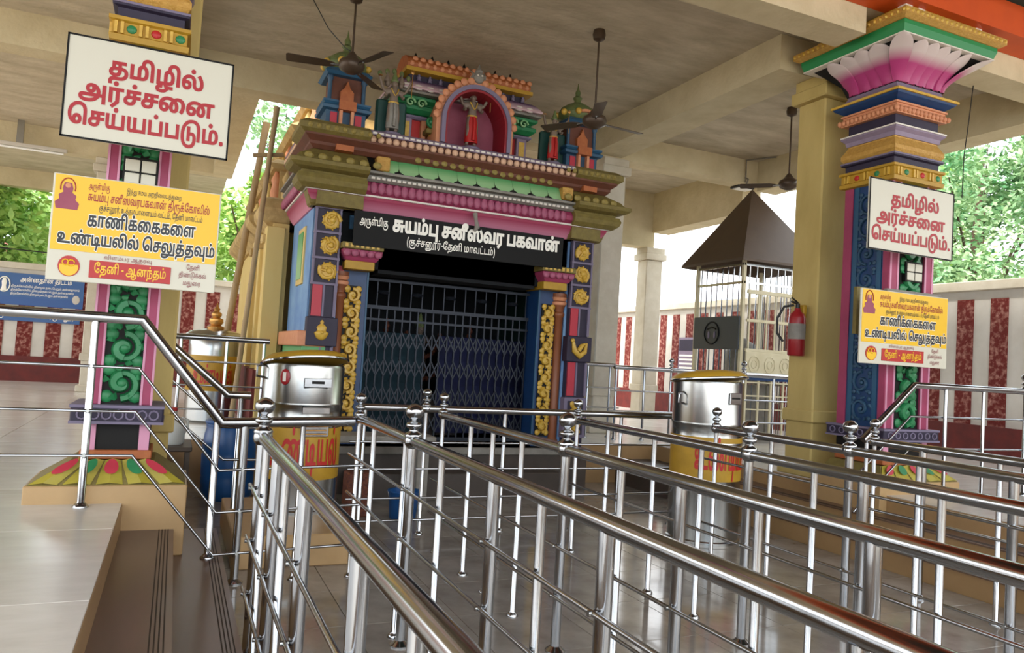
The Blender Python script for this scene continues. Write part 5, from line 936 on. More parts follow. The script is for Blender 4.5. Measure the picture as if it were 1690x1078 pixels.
# ------------------------------------------------------------ stainless steel railings
def post_mesh(h, r, fin):
    b = MB(); b.lathe((0, 0, 0), [(r*2.1, 0), (r*2.1, .008), (r*1.5, .02), (r, .03), (r, h-.02)], 14)
    return b.mesh('post', 'steel', 50)
_pm = {}
def pmesh(h, r):
    k = (round(h, 3), r)
    if k not in _pm: _pm[k] = post_mesh(h, r, 0)
    return _pm[k]
fin_me = MB().lathe((0, 0, 0), [(.034, -.012), (.040, 0), (.034, .014), (.020, .022), (.020, .034), (.033, .042), (.036, .052), (.030, .062), (.012, .070), (.013, .078), (.030, .088), (.040, .106), (.041, .118), (.036, .134), (.020, .148), (.002, .154)], 18).mesh('ball_finial', 'steel', 60)
clip_me = MB().tube([(-.022, 0, 0), (.030, 0, 0)], .010, 8).mesh('bar_clip', 'steel_dull', 50)
PX0 = 7.2-.44
def railing(label, path, h, bars, posts, group=None, rt_=.030, side=1, zfun=None):
    """path: 3-D foot points of the line; posts: list of (distance along the path, radius, has finial)"""
    P = [Vector(p) for p in path]; R = thing('queue_railing', label, 'railing', P[0], group)
    off = lambda z, d=0: [p + Vector((0, 0, z)) for p in P]
    MB().tube(off(h), rt_, 16).build('top_rail', 'steel', R, 50)
    # little rounded ends
    dirv = (P[1]-P[0]).normalized(); sd_ = Vector((dirv.y, -dirv.x, 0))*side
    for z in bars:
        pts = [p+sd_*.034 for p in off(z)]
        a = (pts[0]-pts[1]).normalized(); c = (pts[-1]-pts[-2]).normalized()
        pts[0] = pts[0]+a*.07; pts[-1] = pts[-1]+c*.07
        MB().tube(pts, .0095, 8).build('lower_bar', 'steel', R, 50)
    cum = [0]
    for i in range(len(P)-1): cum.append(cum[-1]+(P[i+1]-P[i]).length)
    for (d, r, fn) in posts:
        i = 0
        while i < len(cum)-2 and d > cum[i+1]: i += 1
        p = P[i].lerp(P[i+1], (d-cum[i])/max(1e-6, cum[i+1]-cum[i]))
        zf = zfun(p) if zfun else p.z
        hh = p.z + h - zf
        o = inst(pmesh(hh, r), 'post', R, (p.x, p.y, zf))
        if fn: inst(fin_me, 'ball_finial', R, (p.x, p.y, p.z+h+.026), scale=(1.18, 1.18, 1.1) if r > .02 else (.95, .95, .95))
        if fn:
            MB().ball((p.x, p.y, p.z+h), .047 if r > .02 else .038, 14, 9).build('rail_joint', 'steel', R, 60)
        for z in bars:
            if r > .018: inst(clip_me, 'bar_clip', o, (p.x+sd_.x*.02, p.y+sd_.y*.02, p.z+z), (0, 0, math.atan2(sd_.y, sd_.x)))
    return R
BARS = (.80, .545, .29)
big, thin = .0255, .017
def lane(x, y1, ys_big, ys_thin, label, fins, side=1, h=1.05):
    posts = [(y1-y, big, y in fins) for y in ys_big] + [(y1-y, thin, any(abs(y-q) < .06 for q in fins)) for y in ys_thin]
    return railing(label, [(x, y1, 0), (x, -1.2, 0)], h, BARS, posts, 'queue lane railings', side=side)
lane(.425, 3.95, (3.92, 3.3, 2.55, 1.75, .9, 0, -.9), (3.72, 3.02, 1.3), 'leftmost long queue railing, passing closest to the camera beside the steps', (3.92,))
lane(1.165, 5.12, (3.83, 2.72, 1.88, 1.0, .1, -.8), (5.08, 4.66, 3.35, 2.3, 3.95), 'second long queue railing from the left, starting with a ball post before the gate', (5.08, 3.83))
lane(1.92, 5.60, (3.55, 2.55, 1.62, .7, -.3), (5.56, 4.95, 4.55, 4.1, 3.0, 2.1), 'third long queue railing from the left, running to the right edge of the picture', (5.56, 3.55))
lane(3.0, 5.42, (3.38, 2.60, 1.7, .8), (5.38, 4.9, 4.3, 3.8, 2.9, 2.2), 'fourth long queue railing from the left, starting before the right gold scroll pillar', (5.38, 3.38))
lane(4.02, 4.95, (3.6, 2.55, 1.6, .7), (4.92, 4.3, 3.1), 'fifth long queue railing from the left, starting in front of the right donation drum', (4.92, 3.6))
lane(4.9, 4.2, (3.75, 2.7, 1.7, .8), (4.16, 3.2), 'sixth and rightmost long queue railing, nearest the right-hand steps', (4.16,))
# railing up the left steps and along the platform
zl_ = lambda p: .495 if p.x < -.225 else (.33 if p.x < .07 else (.165 if p.x < .363 else 0))
railing('stair railing sloping from the left platform down the steps before the green vine pillar',
        [(-7.2, 5.08, .61), (-.19, 5.08, .61), (.30, 5.08, .0), (1.13, 5.08, .03)], 1.0, (.71, .45, .19),
        [(.2, thin, 0), (1.9, thin, 0), (3.6, thin, 0), (5.2, thin, 0), (PX0, .021, 0), (7.01+.74, .021, 0), (7.01+.782+.14, big, 0), (7.01+.782+.5, thin, 0)], side=1, zfun=zl_, rt_=.035)
railing('second stair railing behind the left painted pillar, with a ball post at its head',
        [(-.12, 6.3, .495), (.40, 6.3, .05), (.57, 6.3, 0.05)], 1.05, (.80, .55), [(.04, thin, 1), (.78, thin, 0)], side=1, zfun=lambda p: .3 if p.x < .07 else 0)
railing('level steel railing behind the stairs, before the steel pot with a brass spire',
        [(.0, 8.62, .495), (.93, 8.62, .495)], 1.05, (.8, .55, .3), [(.05, thin, 0), (.5, thin, 0), (.88, thin, 0)], side=1)
railing('low cross railing closing the lanes right before the dark shrine gate',
        [(1.40, 6.15, 0), (2.75, 6.15, 0), (5.2, 6.15, 0)], 1.05, (.77, .55, .31, .13), [(.05, thin, 0), (.57, thin, 1), (1.3, thin, 0), (1.95, thin, 0), (2.5, thin, 0), (3.1, thin, 0), (3.9, thin, 1)], side=1)
# right-hand stair railing
zr_ = lambda p: .495 if p.x > 5.925 else (.33 if p.x > 5.63 else (.165 if p.x > 5.34 else 0))
railing('stair railing climbing from the lanes to the right platform past the blue-sided pillar',
        [(5.42, 4.72, 0), (6.02, 4.72, .495), (9.6, 4.72, .495)], 1.0, (.72, .43), [(.06, thin, 0), (1.2, thin, 0), (1.72, thin, 0), (2.33, thin, 1), (3.2, thin, 0), (4.1, thin, 0)], side=-1, zfun=zr_)
railing('short steel railing with a ball post standing right of the shrine',
        [(4.95, 9.3, .495), (5.75, 9.3, .495)], 1.02, (.7, .42), [(.08, thin, 1), (.36, thin, 0), (.72, thin, 0)], side=1)
railing('steel railing on the back platform left of the dark peaked cage',
        [(5.55, 9.0, .495), (7.2, 9.0, .495)], 1.0, (.68, .4), [(.04, thin, 0), (.5, thin, 0), (.95, thin, 1), (1.35, thin, 0), (1.6, thin, 0)], side=1)
railing('steel railing in front of the cage door with a ball post by the right drum',
        [(6.55, 7.6, .495), (7.75, 7.6, .495)], 1.0, (.68, .4), [(.05, thin, 1), (.55, thin, 0), (1.1, thin, 0)], side=1)
# ------------------------------------------------------------ donation drums
def arc_letters(key, cx, cy, r, z, h, width, m, par, name='lettering', ang0=0):
    """lettering wrapped on a cylinder, reading towards the camera side"""
    o = text(key, (0, 0, 0), width, h, m, par, name, raw=True)
    me = o.data
    for v in me.vertices:
        a = ang0 + v.co.x/r
        rad = r + .003 + (.002 if v.co.y < 0 else 0)
        X = cx + rad*sin(a); Y = cy - rad*cos(a); Z = z + v.co.z
        g_ = ORG[par.name]; v.co = (X-g_.x, Y-g_.y, Z-g_.z)
    o.location = (0, 0, 0); me.update()
    return o
def glyph_contours(g):
    adv, s = GLYPHS[g]; out = []
    if not s: return adv, out
    for c in s.split('|'):
        pts = []
        for t in c.split():
            q = t.endswith('q'); x, y = t.rstrip('q').split(','); pts.append((float(x), float(y), not q))
        # expand TrueType quadratics
        n = len(pts); full = []
        for i in range(n):
            a = pts[i]; b = pts[(i+1) % n]; full.append(a)
            if not a[2] and not b[2]: full.append(((a[0]+b[0])/2, (a[1]+b[1])/2, True))
        k0 = next(i for i, p in enumerate(full) if p[2]); full = full[k0:]+full[:k0]+[full[k0]]
        poly = [full[0][:2]]; i = 1
        while i < len(full):
            if full[i][2]: poly.append(full[i][:2]); i += 1
            else:
                p0 = poly[-1]; c_ = full[i]; p1 = full[i+1]
                for t in ((.33, .67, 1) if abs(p1[0]-p0[0])+abs(p1[1]-p0[1]) > 60 else (1,)): poly.append(((1-t)**2*p0[0]+2*t*(1-t)*c_[0]+t*t*p1[0], (1-t)**2*p0[1]+2*t*(1-t)*c_[1]+t*t*p1[1]))
                i += 2
        if poly[0] == poly[-1]: poly.pop()
        out.append(poly)
    return adv, out
from mathutils.geometry import delaunay_2d_cdt
def offset_poly(c, d):
    """push a contour outwards (outer contours run clockwise) by d units, mitred"""
    n = len(c); out = []
    for i in range(n):
        p0 = Vector(c[i-1]); p = Vector(c[i]); p1 = Vector(c[(i+1) % n]); a = p-p0; b = p1-p
        if a.length < 1e-6 or b.length < 1e-6: out.append(tuple(p)); continue
        a.normalize(); b.normalize(); na = Vector((-a.y, a.x)); nb = Vector((-b.y, b.x)); m_ = na+nb
        if m_.length < .3: m_ = na
        m_.normalize(); k = min(1.8, 1/max(.35, m_.dot(na))); q = p+m_*d*k; out.append((q.x, q.y))
    return out
def fill_glyphs(cons, bold):
    """non-zero winding fill of all contours of a line of lettering"""
    vs = []; fs = []
    cons = [offset_poly(c, bold) for c in cons]
    groups = []                                                     # contours whose boxes touch are filled together
    for c in cons:
        x0 = min(p[0] for p in c); x1 = max(p[0] for p in c); hit = [g for g in groups if g[0] <= x1 and g[1] >= x0]
        for g in hit: groups.remove(g); x0 = min(x0, g[0]); x1 = max(x1, g[1])
        groups.append((x0, x1, sum((g[2] for g in hit), [])+[c]))
    for (_, _, cs) in groups:
        pv = []; pe = []
        for c in cs:
            k = len(pv); pv += [Vector(p) for p in c]; pe += [(k+i, k+(i+1) % len(c)) for i in range(len(c))]
        ov, oe, of, _a, _b, _c = delaunay_2d_cdt(pv, pe, [], 0, 1e-4)
        base = len(vs); vs += [(v.x/1000, v.y/1000, 0) for v in ov]
        for t in of:
            cx = sum(ov[i].x for i in t)/len(t); cy = sum(ov[i].y for i in t)/len(t); wn = 0
            for c in cs:
                for i in range(len(c)):
                    ax, ay = c[i-1]; bx, by = c[i]
                    if (ay <= cy) != (by <= cy):
                        if (bx-ax)*(cy-ay)/(by-ay)+ax > cx: wn += 1 if by > ay else -1
            if wn < 0: fs.append(tuple(base+i for i in t))
    me = bpy.data.meshes.new('lettering'); me.from_pydata(vs, [], fs)
    me.flip_normals() if me.polygons and me.polygons[0].normal.z > 0 else None
    return me
def text(key, loc, width, xh, m, par, name='lettering', bold=20, raw=False, depth=.0012, rz=0, shear=0, align='l'):
    """Tamil lettering as real flat relief facing -Y; loc = start of the base line, width and letter height in metres"""
    run = RUNS[key]; x = 0; cons = []; xmax = 0
    for g in run:
        if g < 0: x += 260; continue
        adv, cs = glyph_contours(g)
        for c in cs: cons.append([(px+x, py) for px, py in c])
        x += adv
    xs = [p[0] for c in cons for p in c]; x0, x1 = min(xs), max(xs)
    sx = width/(x1-x0); sz = xh/560
    me = fill_glyphs(cons, bold); me.materials.append(M[m])
    dx = -(x1-x0)*sx/2 if align == 'c' else 0
    g_ = ORG[par.name] if par else Vector((0, 0, 0))
    for v in me.vertices:
        X = (v.co.x*1000-x0)*sx + dx; Z = v.co.y*1000*sz + shear*X; Y = -depth/2
        if raw: v.co = (X, Y, Z)
        else: v.co = (loc[0]+X-g_.x, loc[1]+Y-g_.y, loc[2]+Z-g_.z)
    me.update(); o = bpy.data.objects.new(name, me); COL.objects.link(o); o.parent = par; own(o, g_)
    return o

def donation_drum(x, y, z0, r, h, label, lid_tilt, band, key, plates=True, kz=0):
    D = thing('donation_drum', label, 'drum', (x, y, z0))
    MB().lathe((x, y, z0), [(r*1.04, 0), (r*1.04, .02), (r, .03), (r, h*.60), (r*1.015, h*.605), (r*1.015, h*.62), (r, h*.625), (r, h*.72), (r*1.015, h*.725), (r*1.015, h*.74), (r, h*.745), (r, h-.02), (r*.98, h)], 40).build('body', 'steel_dull', D, 40)
    MB().lathe((x, y, z0), [(r*1.004, band[0]), (r*1.006, band[0]+.004), (r*1.006, band[1]-.004), (r*1.004, band[1])], 40).build('painted_band', 'yellow', D, 40)
    L = MB().lathe((0, 0, 0), [(.001, -.002), (r*1.08, -.004), (r*1.10, .004), (r*1.05, .03), (r*.9, .062), (r*.4, .085), (.001, .09)], 36).mesh('lid', 'yellow', 40)
    ld = inst(L, 'lid', D, (x, y, z0+h+.012), (lid_tilt, lid_tilt*.4, 0))
    rim = MB(); rim.tube([(r*1.09*cos(a), r*1.09*sin(a), .002) for a in [2*pi*q/36 for q in range(37)]], .010, 6, False)
    inst(rim.mesh('lid_rim', 'steel', 50), 'lid_rim', D, (x, y, z0+h+.012), (lid_tilt, lid_tilt*.4, 0))
    arc_letters(key, x, y, r*1.006, z0+band[0]+(band[1]-band[0])*.28, (band[1]-band[0])*.5, r*1.9, 'red', D, 'painted_letters', -.95)
    return D
D1 = donation_drum(.97, 6.3, .22, .315, 1.15, 'steel donation drum with round red badge left of the gate, lid askew', -.16, (.26, .66), 'u')
MB().bbox(.44, 1.24, 5.36, 6.75, 0, .22, .008).build('drum_plinth', 'tan_tile', None); dpl = bpy.context.scene.objects['drum_plinth']
tag(dpl, 'low tan tiled block under the left donation drum', 'block')
def on_cyl(x, y, r, a, d=0): return (x+(r+d)*sin(a), y-(r+d)*cos(a))
px_, py_ = on_cyl(.97, 6.3, .315, -.62, .004)
o = MB().ball((0, 0, 0), .05, 16, 6, (.85, .16, 1.25)).mesh('badge', 'ext_red', 60); inst(o, 'badge', D1, (px_, py_, 1.27), (0, 0, -.62))
q = MB().box(-.012, .012, -.011, -.007, -.035, .035).mesh('badge_mark', 'white_paint'); inst(q, 'badge_mark', D1, (px_, py_, 1.27), (0, 0, -.62))
for (zc, hh) in ((1.235, .07), (1.02, .05), (.87, .10)):
    px_, py_ = on_cyl(.97, 6.3, .315, .18, .006)
    pl = inst(MB().bbox(-.11, .11, -.008, .008, -hh/2, hh/2, .003).mesh('plate', 'steel'), 'plate', D1, (px_, py_, zc), (0, 0, .18))
    if hh == .07: inst(MB().box(-.05, .05, -.0105, -.007, -.008, .014).mesh('coin_slot', 'black_paint'), 'coin_slot', pl, (px_, py_, zc), (0, 0, 0)).location = (0, 0, 0)
    elif hh == .10:
        for k in range(3):
            s_ = inst(MB().tube([(-.09, -.012, 0), (.09, -.012, 0)], .006, 6).mesh('hasp_rod', 'brass', 50), 'hasp_rod', pl, (px_, py_, zc)); s_.location = (0, 0, -.03+.03*k)
for s_ in (-1,):
    px_, py_ = on_cyl(.97, 6.3, .315, -1.45, .0)
    inst(MB().tube([(0, 0, -.05), (0, -.06, -.04), (0, -.06, .04), (0, 0, .05)], .010, 8).mesh('handle', 'steel', 50), 'handle', D1, (px_, py_, 1.30), (0, 0, -1.45))
D2 = donation_drum(4.48, 5.62, .0, .315, 1.42, 'tall steel donation drum with yellow lid right of the shrine among the lanes', -.1, (.55, .93), 'u')
px_, py_ = on_cyl(4.48, 5.62, .315, .15, .004)
pl = inst(MB().bbox(-.07, .07, -.006, .006, -.05, .05, .003).mesh('plate', 'steel'), 'plate', D2, (px_, py_, 1.28), (0, 0, .15))
inst(MB().box(-.05, .05, -.0085, -.005, -.006, .010).mesh('coin_slot', 'black_paint'), 'coin_slot', pl, (px_, py_, 1.28)).location = (0, 0, 0)
px_, py_ = on_cyl(4.48, 5.62, .315, -1.4, 0)
inst(MB().tube([(0, 0, -.05), (0, -.06, -.04), (0, -.06, .04), (0, 0, .05)], .010, 8).mesh('handle', 'steel', 50), 'handle', D2, (px_, py_, 1.26), (0, 0, -1.4))
# steel pot with brass spire, on the back platform
PT = thing('steel_pot', 'steel pot with yellow band and brass spire lid, by the bamboo poles', 'pot', (.45, 10.4, .495))
MB().lathe((.45, 10.4, .495), [(.27, 0), (.30, .03), (.305, .3), (.30, .9), (.30, 1.05), (.27, 1.09)], 32).build('body', 'steel_dull', PT, 40)
MB().lathe((.45, 10.4, .495), [(.307, .40), (.309, .41), (.309, .83), (.307, .84)], 32).build('painted_band', 'yellow', PT, 40)
arc_letters('u', .45, 10.4, .309, .495+.50, .16, .5, 'red', PT, 'painted_letters', -.8)
MB().lathe((.45, 10.4, 1.585), [(.34, -.01), (.35, .01), (.30, .05), (.12, .085), (.08, .09)], 32).build('lid', 'steel', PT, 40)
MB().lathe((.45, 10.4, 1.67), [(.10, 0), (.11, .03), (.06, .05), (.09, .09), (.085, .13), (.045, .15), (.065, .18), (.06, .21), (.03, .23), (.04, .26), (.015, .29), (.004, .34)], 18).build('spire', 'brass', PT, 50)
# blue plastic drum, white jug, low table, small items
BD = thing('blue_drum', 'blue plastic barrel standing behind the foot of the left stair railing', 'drum', (.55, 7.9, 0))
MB().lathe((.55, 7.9, 0), [(.21, 0), (.235, .03), (.24, .1), (.245, .2), (.24, .22), (.245, .24), (.25, .42), (.245, .44), (.25, .46), (.235, .62), (.22, .68), (.225, .70), (.225, .72)], 32).build('body', 'drum_blue', BD, 40)
MB().lathe((.55, 7.9, .72), [(.23, 0), (.235, .01), (.235, .03), (.22, .04), (.02, .045)], 32).build('lid', 'drum_blue', BD, 40)
for a in (.6, -2.3): MB().lathe((.55+.12*cos(a), 7.9+.12*sin(a), .755), [(.03, 0), (.03, .02), (.01, .022)], 12).build('bung', 'drum_blue', BD, 50)
TB = thing('low_table', 'dark low table holding a white jug behind the left stair railing', 'table', (.1, 7.6, 0))
MB().bbox(-.17, .2, 7.3, 7.9, .52, .56, .006).build('table_top', 'dark_plinth', TB)
for (a, c) in ((-.13, 7.34), (.15, 7.34), (-.13, 7.86), (.15, 7.86)): MB().box(a, a+.035, c, c+.035, 0, .52).build('leg', 'dark_plinth', TB)
JG = thing('plastic_jug', 'white plastic jug on the low dark table', 'jug', (.02, 7.55, .56))
MB().lathe((.02, 7.55, .56), [(.10, 0), (.115, .02), (.115, .17), (.09, .23), (.04, .26), (.035, .30)], 20).build('body', 'plastic_white', JG, 40)
MB().lathe((.02, 7.55, .86), [(.04, 0), (.04, .03), (.01, .035)], 14).build('cap', 'sign_red', JG, 40)
MB().tube([(.10, 7.55, .80), (.15, 7.55, .78), (.155, 7.55, .70), (.125, 7.55, .66)], .012, 8).build('handle', 'plastic_white', JG, 50)
BN = thing('stone_bench', 'grey stone bench before the shrine plinth, left of the gate', 'bench', (1.75, 7.55, 0))
MB().bbox(1.30, 2.45, 7.25, 7.65, .62, .69, .01).build('bench_top', 'stone_grey', BN)
for a in (1.36, 2.28): MB().bbox(a, a+.12, 7.3, 7.6, 0, .62, .006).build('leg', 'stone_grey', BN)
BK = thing('blue_bucket', 'blue bucket on the floor below the stone bench', 'bucket', (2.0, 6.75, 0))
MB().lathe((2.0, 6.75, 0), [(.11, 0), (.12, .01), (.14, .24), (.15, .25), (.15, .26), (.13, .255), (.11, .03)], 20).build('body', 'drum_blue', BK, 40)
MB().tube([(2.0+.15*cos(a), 6.75, .25-.12*sin(a)) for a in [pi*q/8 for q in range(9)]], .004, 6).build('handle', 'steel', BK, 50)
OT = thing('orange_tin', 'orange tin standing under the stone bench beside the bucket', 'tin', (1.62, 6.95, 0))
MB().bbox(1.50, 1.74, 6.85, 7.06, 0, .40, .012).build('body', 'marigold', OT); MB().lathe((1.62, 6.95, .4), [(.05, 0), (.05, .02), (.01, .025)], 14).build('cap', 'steel', OT, 40)

# ------------------------------------------------------------ hanging boards
def board(nm, x0, x1, y, z0, z1, m, label, cat, back=.018, tie=None):
    B = thing(nm, label, cat, ((x0+x1)/2, y, z0))
    MB().bbox(x0, x1, y, y+back, z0, z1, .003).build('panel', m, B)
    if tie is not None:
        for a in (x0*.6+x1*.4, x0*.4+x1*.6): MB().tube([(a, y+back, (z0+z1)/2), (a, tie, (z0+z1)/2)], .012, 6).build('bracket', 'steel_dull', B)
    return B
def white_sign(x0, x1, y, z0, z1, label, tie):
    B = board('notice_board', x0, x1, y, z0, z1, 'sign_white', label, 'sign', tie=tie); W_ = x1-x0; H_ = z1-z0; t = .010
    for (a, b_, c, d) in ((x0, x1, z0, z0+t), (x0, x1, z1-t, z1), (x0, x0+t, z0, z1), (x1-t, x1, z0, z1)):
        MB().box(a, b_, y-.004, y+.002, c, d).build('frame_line', 'sign_black', B)
    cx = (x0+x1)/2
    text('t1', (cx+.03*W_, y-.002, z0+.665*H_), .56*W_, .135*H_, 'ink_red', B, align='c', bold=36)
    text('t2', (cx-.01*W_, y-.002, z0+.405*H_), .80*W_, .135*H_, 'ink_red', B, align='c', bold=36)
    text('t3', (cx-.0*W_, y-.002, z0+.145*H_), .92*W_, .135*H_, 'ink_red', B, align='c', bold=36)
    return B
white_sign(-.69, .205, 4.95, 2.62, 3.22, 'white notice board with red Tamil letters, high on the left pillar', 5.30)
white_sign(5.42, 6.50, 4.75, 2.66, 3.29, 'white notice board with red Tamil letters, high on the right pillar', 5.0)
def yellow_sign(x0, x1, y, z0, z1, label, tie):
    B = board('banner_board', x0, x1, y, z0, z1, 'sign_white', label, 'sign', tie=tie); W_ = x1-x0; H_ = z1-z0
    X = lambda u: x0+u*W_
    Z = lambda v: z0+v*H_
    MB().box(X(.012), X(.99), y-.003, y+.002, Z(.285), Z(.99)).build('yellow_field', 'sign_yellow', B)
    ye = y-.004
    text('a0', (X(.20), ye, Z(.885)), .12*W_, .045*H_, 'ink_maroon', B, bold=8)
    text('a3', (X(.42), ye, Z(.885)), .33*W_, .035*H_, 'ink_black', B, bold=5)
    text('a1', (X(.20), ye, Z(.775)), .73*W_, .062*H_, 'ink_maroon', B, bold=14)
    text('a2', (X(.27), ye, Z(.69)), .62*W_, .042*H_, 'ink_black', B, bold=6)
    for (dy, m_, bo) in ((0, 'ink_white', 75), (-.0022, 'ink_black', 30)):
        text('k1', (X(.53), ye+dy, Z(.535)), .64*W_, .098*H_, m_, B, bold=bo, align='c')
        text('k2', (X(.515), ye+dy, Z(.355)), .93*W_, .092*H_, m_, B, bold=bo, align='c')
    rp_ = MB().bbox(X(.24), X(.72), y-.006, y+.001, Z(.05), Z(.215), .001).build('red_panel', 'sign_red', B)
    text('r1', (X(.48), y-.0075, Z(.10)), .42*W_, .068*H_, 'sign_yellow', B, bold=16, align='c')
    text('r0', (X(.46), ye, Z(.235)), .28*W_, .028*H_, 'ink_grey', B, bold=4, align='c')
    for k, v, ww in (('c1', .21, .08), ('c2', .135, .17), ('c3', .055, .11)): text(k, (X(.855), ye, Z(v)), ww*W_, .036*H_, 'ink_grey', B, bold=6, align='c')
    # round orange emblem
    cx, cz = X(.125), Z(.14); b = MB(); N = 22; vs = [(cx+.062*W_*cos(2*pi*i/N), y-.004, cz+.098*H_*sin(2*pi*i/N)) for i in range(N)]
    b.add(vs+[(v[0], y+.001, v[2]) for v in vs], [tuple(range(N)), tuple(range(2*N-1, N-1, -1))] + [(i, i+N, (i+1) % N+N, (i+1) % N) for i in range(N)]); em = b.build('emblem', 'sign_red', B)
    b = MB(); vs = [(cx+.054*W_*cos(a), y-.006, cz-.01*H_+.08*H_*sin(a)) for a in [pi*.90+(pi*1.2)*i/13 for i in range(14)]]; b.add(vs, [tuple(range(14))]); b.build('emblem_mark', 'sign_yellow', em)
    for (dx, dz, rr_) in ((-.02, .035, .018), (.012, .03, .02)):
        b = MB(); b.tube([(cx+dx*W_+rr_*W_*cos(a), y-.007, cz+dz*H_+rr_*W_*sin(a)) for a in [pi*1.9*i/10 for i in range(11)]], .004*W_, 5); b.build('emblem_mark', 'sign_yellow', em)
    # small enthroned figure, printed flat
    fx, fz = X(.085), Z(.80); pr = [('ink_maroon', [(-.06, -.10), (.06, -.10), (.068, -.055), (.045, -.03), (.05, .0), (.025, .02), (.03, .05), (.02, .09), (-.02, .09), (-.03, .05), (-.025, .02), (-.05, .0), (-.045, -.03), (-.068, -.055)])]
    nm_ = MB(); pts = pr[0][1]; nm_.add([(fx+a*W_, y-.0055, fz+c*1.45*H_*.9) for a, c in pts], [tuple(range(len(pts)))]); fg = nm_.build('printed_figure', 'maroon', B)
    b = MB(); b.tube([(fx+.042*W_*cos(a), y-.005, fz+.07*H_+.062*W_*sin(a)) for a in [-.3+(pi+.6)*i/12 for i in range(13)]], .004*W_, 5); b.build('printed_halo', 'ink_maroon', fg)
    b = MB(); b.ball((fx, y-.006, fz+.09*H_), .016*W_, 8, 5, (1, .15, 1)); b.build('printed_face', 'orange_flesh', fg)
    return B
yellow_sign(-.70, .19, 4.96, 1.80, 2.41, 'yellow and white printed banner board mounted on the left painted pillar', 5.30)
yellow_sign(5.37, 6.47, 4.75, 1.66, 2.31, 'yellow and white printed banner board mounted on the right painted pillar', 5.0)
bpost = MB().box(5.62, 5.99, 5.02, 5.06, 1.93, 2.36).build('control_box', 'yellow_olive', bpy.data.objects['painted_pillar.001'])
MB().bbox(5.93, 6.66, 4.96, 5.0, 2.33, 2.37, .004).build('shelf_bracket', 'stone_grey', bpy.data.objects['painted_pillar.001'])
# black lintel board of the shrine
LB = board('lintel_board', 1.60, 4.06, 7.86, 2.60, 2.97, 'sign_black', 'black board with white Tamil shrine name hung over the shrine doorway', 'sign')
for a in (1.9, 3.75): MB().tube([(a, 7.87, 2.8), (a, 8.12, 2.8)], .012, 6).build('bracket', 'steel_dull', LB)
text('a0', (1.66, 7.857, 2.83), .30, .062, 'ink_white', LB, bold=14); text('l1', (2.02, 7.857, 2.80), 1.98, .115, 'ink_white', LB, bold=48)
text('l2', (2.18, 7.857, 2.665), 1.02, .062, 'ink_white', LB, bold=14)
MB().tube([(2.93, 7.84, 3.10), (2.93, 7.80, 3.02), (2.95, 7.80, 2.95), (2.92, 7.81, 2.90)], [.03, .02, .03, .015], 8).build('lamp_bracket', 'stone_grey', LB, 60)
# blue boards on the back wall
B1 = board('blue_board', -3.45, -1.82, 17.95, 2.02, 2.66, 'sign_blue', 'large blue board with white Tamil lines and a round emblem, on the far left wall', 'sign')
MB().box(-3.45, -1.82, 17.944, 17.951, 2.02, 2.18).build('lower_band', 'sign_blue_dark', B1)
text('b1', (-2.95, 17.945, 2.50), .90, .07, 'ink_white', B1, bold=14, depth=.004)
for k in range(3): text('b3', (-3.1, 17.945, 2.38-.075*k), 1.2-.1*k, .032, 'ink_white', B1, bold=6, depth=.004)
b = MB(); b.tube([(-3.22+.10*cos(a), 17.94, 2.42+.15*sin(a)) for a in [2*pi*i/14 for i in range(15)]], .012, 6, False); b.lathe((-3.22, 17.94, 2.29), [(.05, 0), (.035, .1), (.045, .18), (.02, .26)], 10, 1, .2); b.build('emblem', 'ink_white', B1, 60)
MB().ball((-1.95, 17.94, 2.2), .07, 10, 6, (1, .1, 1.3)).build('portrait', 'wall_white', B1)
B2 = board('blue_board', -3.45, -1.85, 17.95, 1.70, 1.93, 'sign_blue', 'narrow blue nameplate with one white Tamil line, under the large blue board', 'sign')
text('b2', (-3.35, 17.945, 1.78), 1.4, .075, 'ink_white', B2, bold=18, depth=.004)
B3 = thing('blue_board', 'violet and white notice on the striped side wall left of the cage', 'sign', (10.38, 13.95, 1.5))
MB().bbox(10.46, 10.486, 13.65, 14.25, 1.5, 2.25, .003).build('panel', 'purple_grey', B3)
MB().box(10.455, 10.461, 13.68, 14.22, 1.95, 2.2).build('violet_field', 'purple', B3)
for k in range(4): MB().box(10.454, 10.461, 13.7, 14.2, 1.55+.09*k, 1.59+.09*k).build('text_line', 'ink_white', B3)

# ------------------------------------------------------------ peaked cage, extinguisher, fans, lamps, wires
CX0, CX1, CY0, CY1, CZ = 7.6, 8.95, 8.85, 9.98, .495
CG = thing('peaked_cage', 'steel barred lamp cage with a dark brown pyramid roof right of the shrine', 'cage', ((CX0+CX1)/2, (CY0+CY1)/2, CZ))
ax, ay, az = (CX0+CX1)/2-.1, (CY0+CY1)/2, 4.44; e = .17; ez = 3.20
cs = [(CX0-e, CY0-e, ez), (CX1+e, CY0-e, ez), (CX1+e, CY1+e, ez), (CX0-e, CY1+e, ez)]
b = MB(); b.add(cs+[(ax, ay, az)]+[(x, y, z-.04) for x, y, z in cs]+[(ax, ay, az-.05)], [(0,1,4),(1,2,4),(2,3,4),(3,0,4),(6,5,9),(7,6,9),(8,7,9),(5,8,9),(0,5,6,1),(1,6,7,2),(2,7,8,3),(3,8,5,0)]); b.build('roof', 'tent_brown', CG)
for (x, y) in ((CX0, CY0), (CX1-.05, CY0), (CX1-.05, CY1-.05), (CX0, CY1-.05)): MB().box(x, x+.05, y, y+.05, CZ, 3.22).build('corner_post', 'cabinet_cream', CG)
for z in (CZ+.05, 1.35, 2.85, 3.12):
    MB().box(CX0+.01, CX0+.04, CY0, CY1, z, z+.035).build('cross_rail', 'steel_dull', CG)
    MB().box(CX0, CX1, CY0+.01, CY0+.04, z, z+.035).build('cross_rail', 'steel_dull', CG)
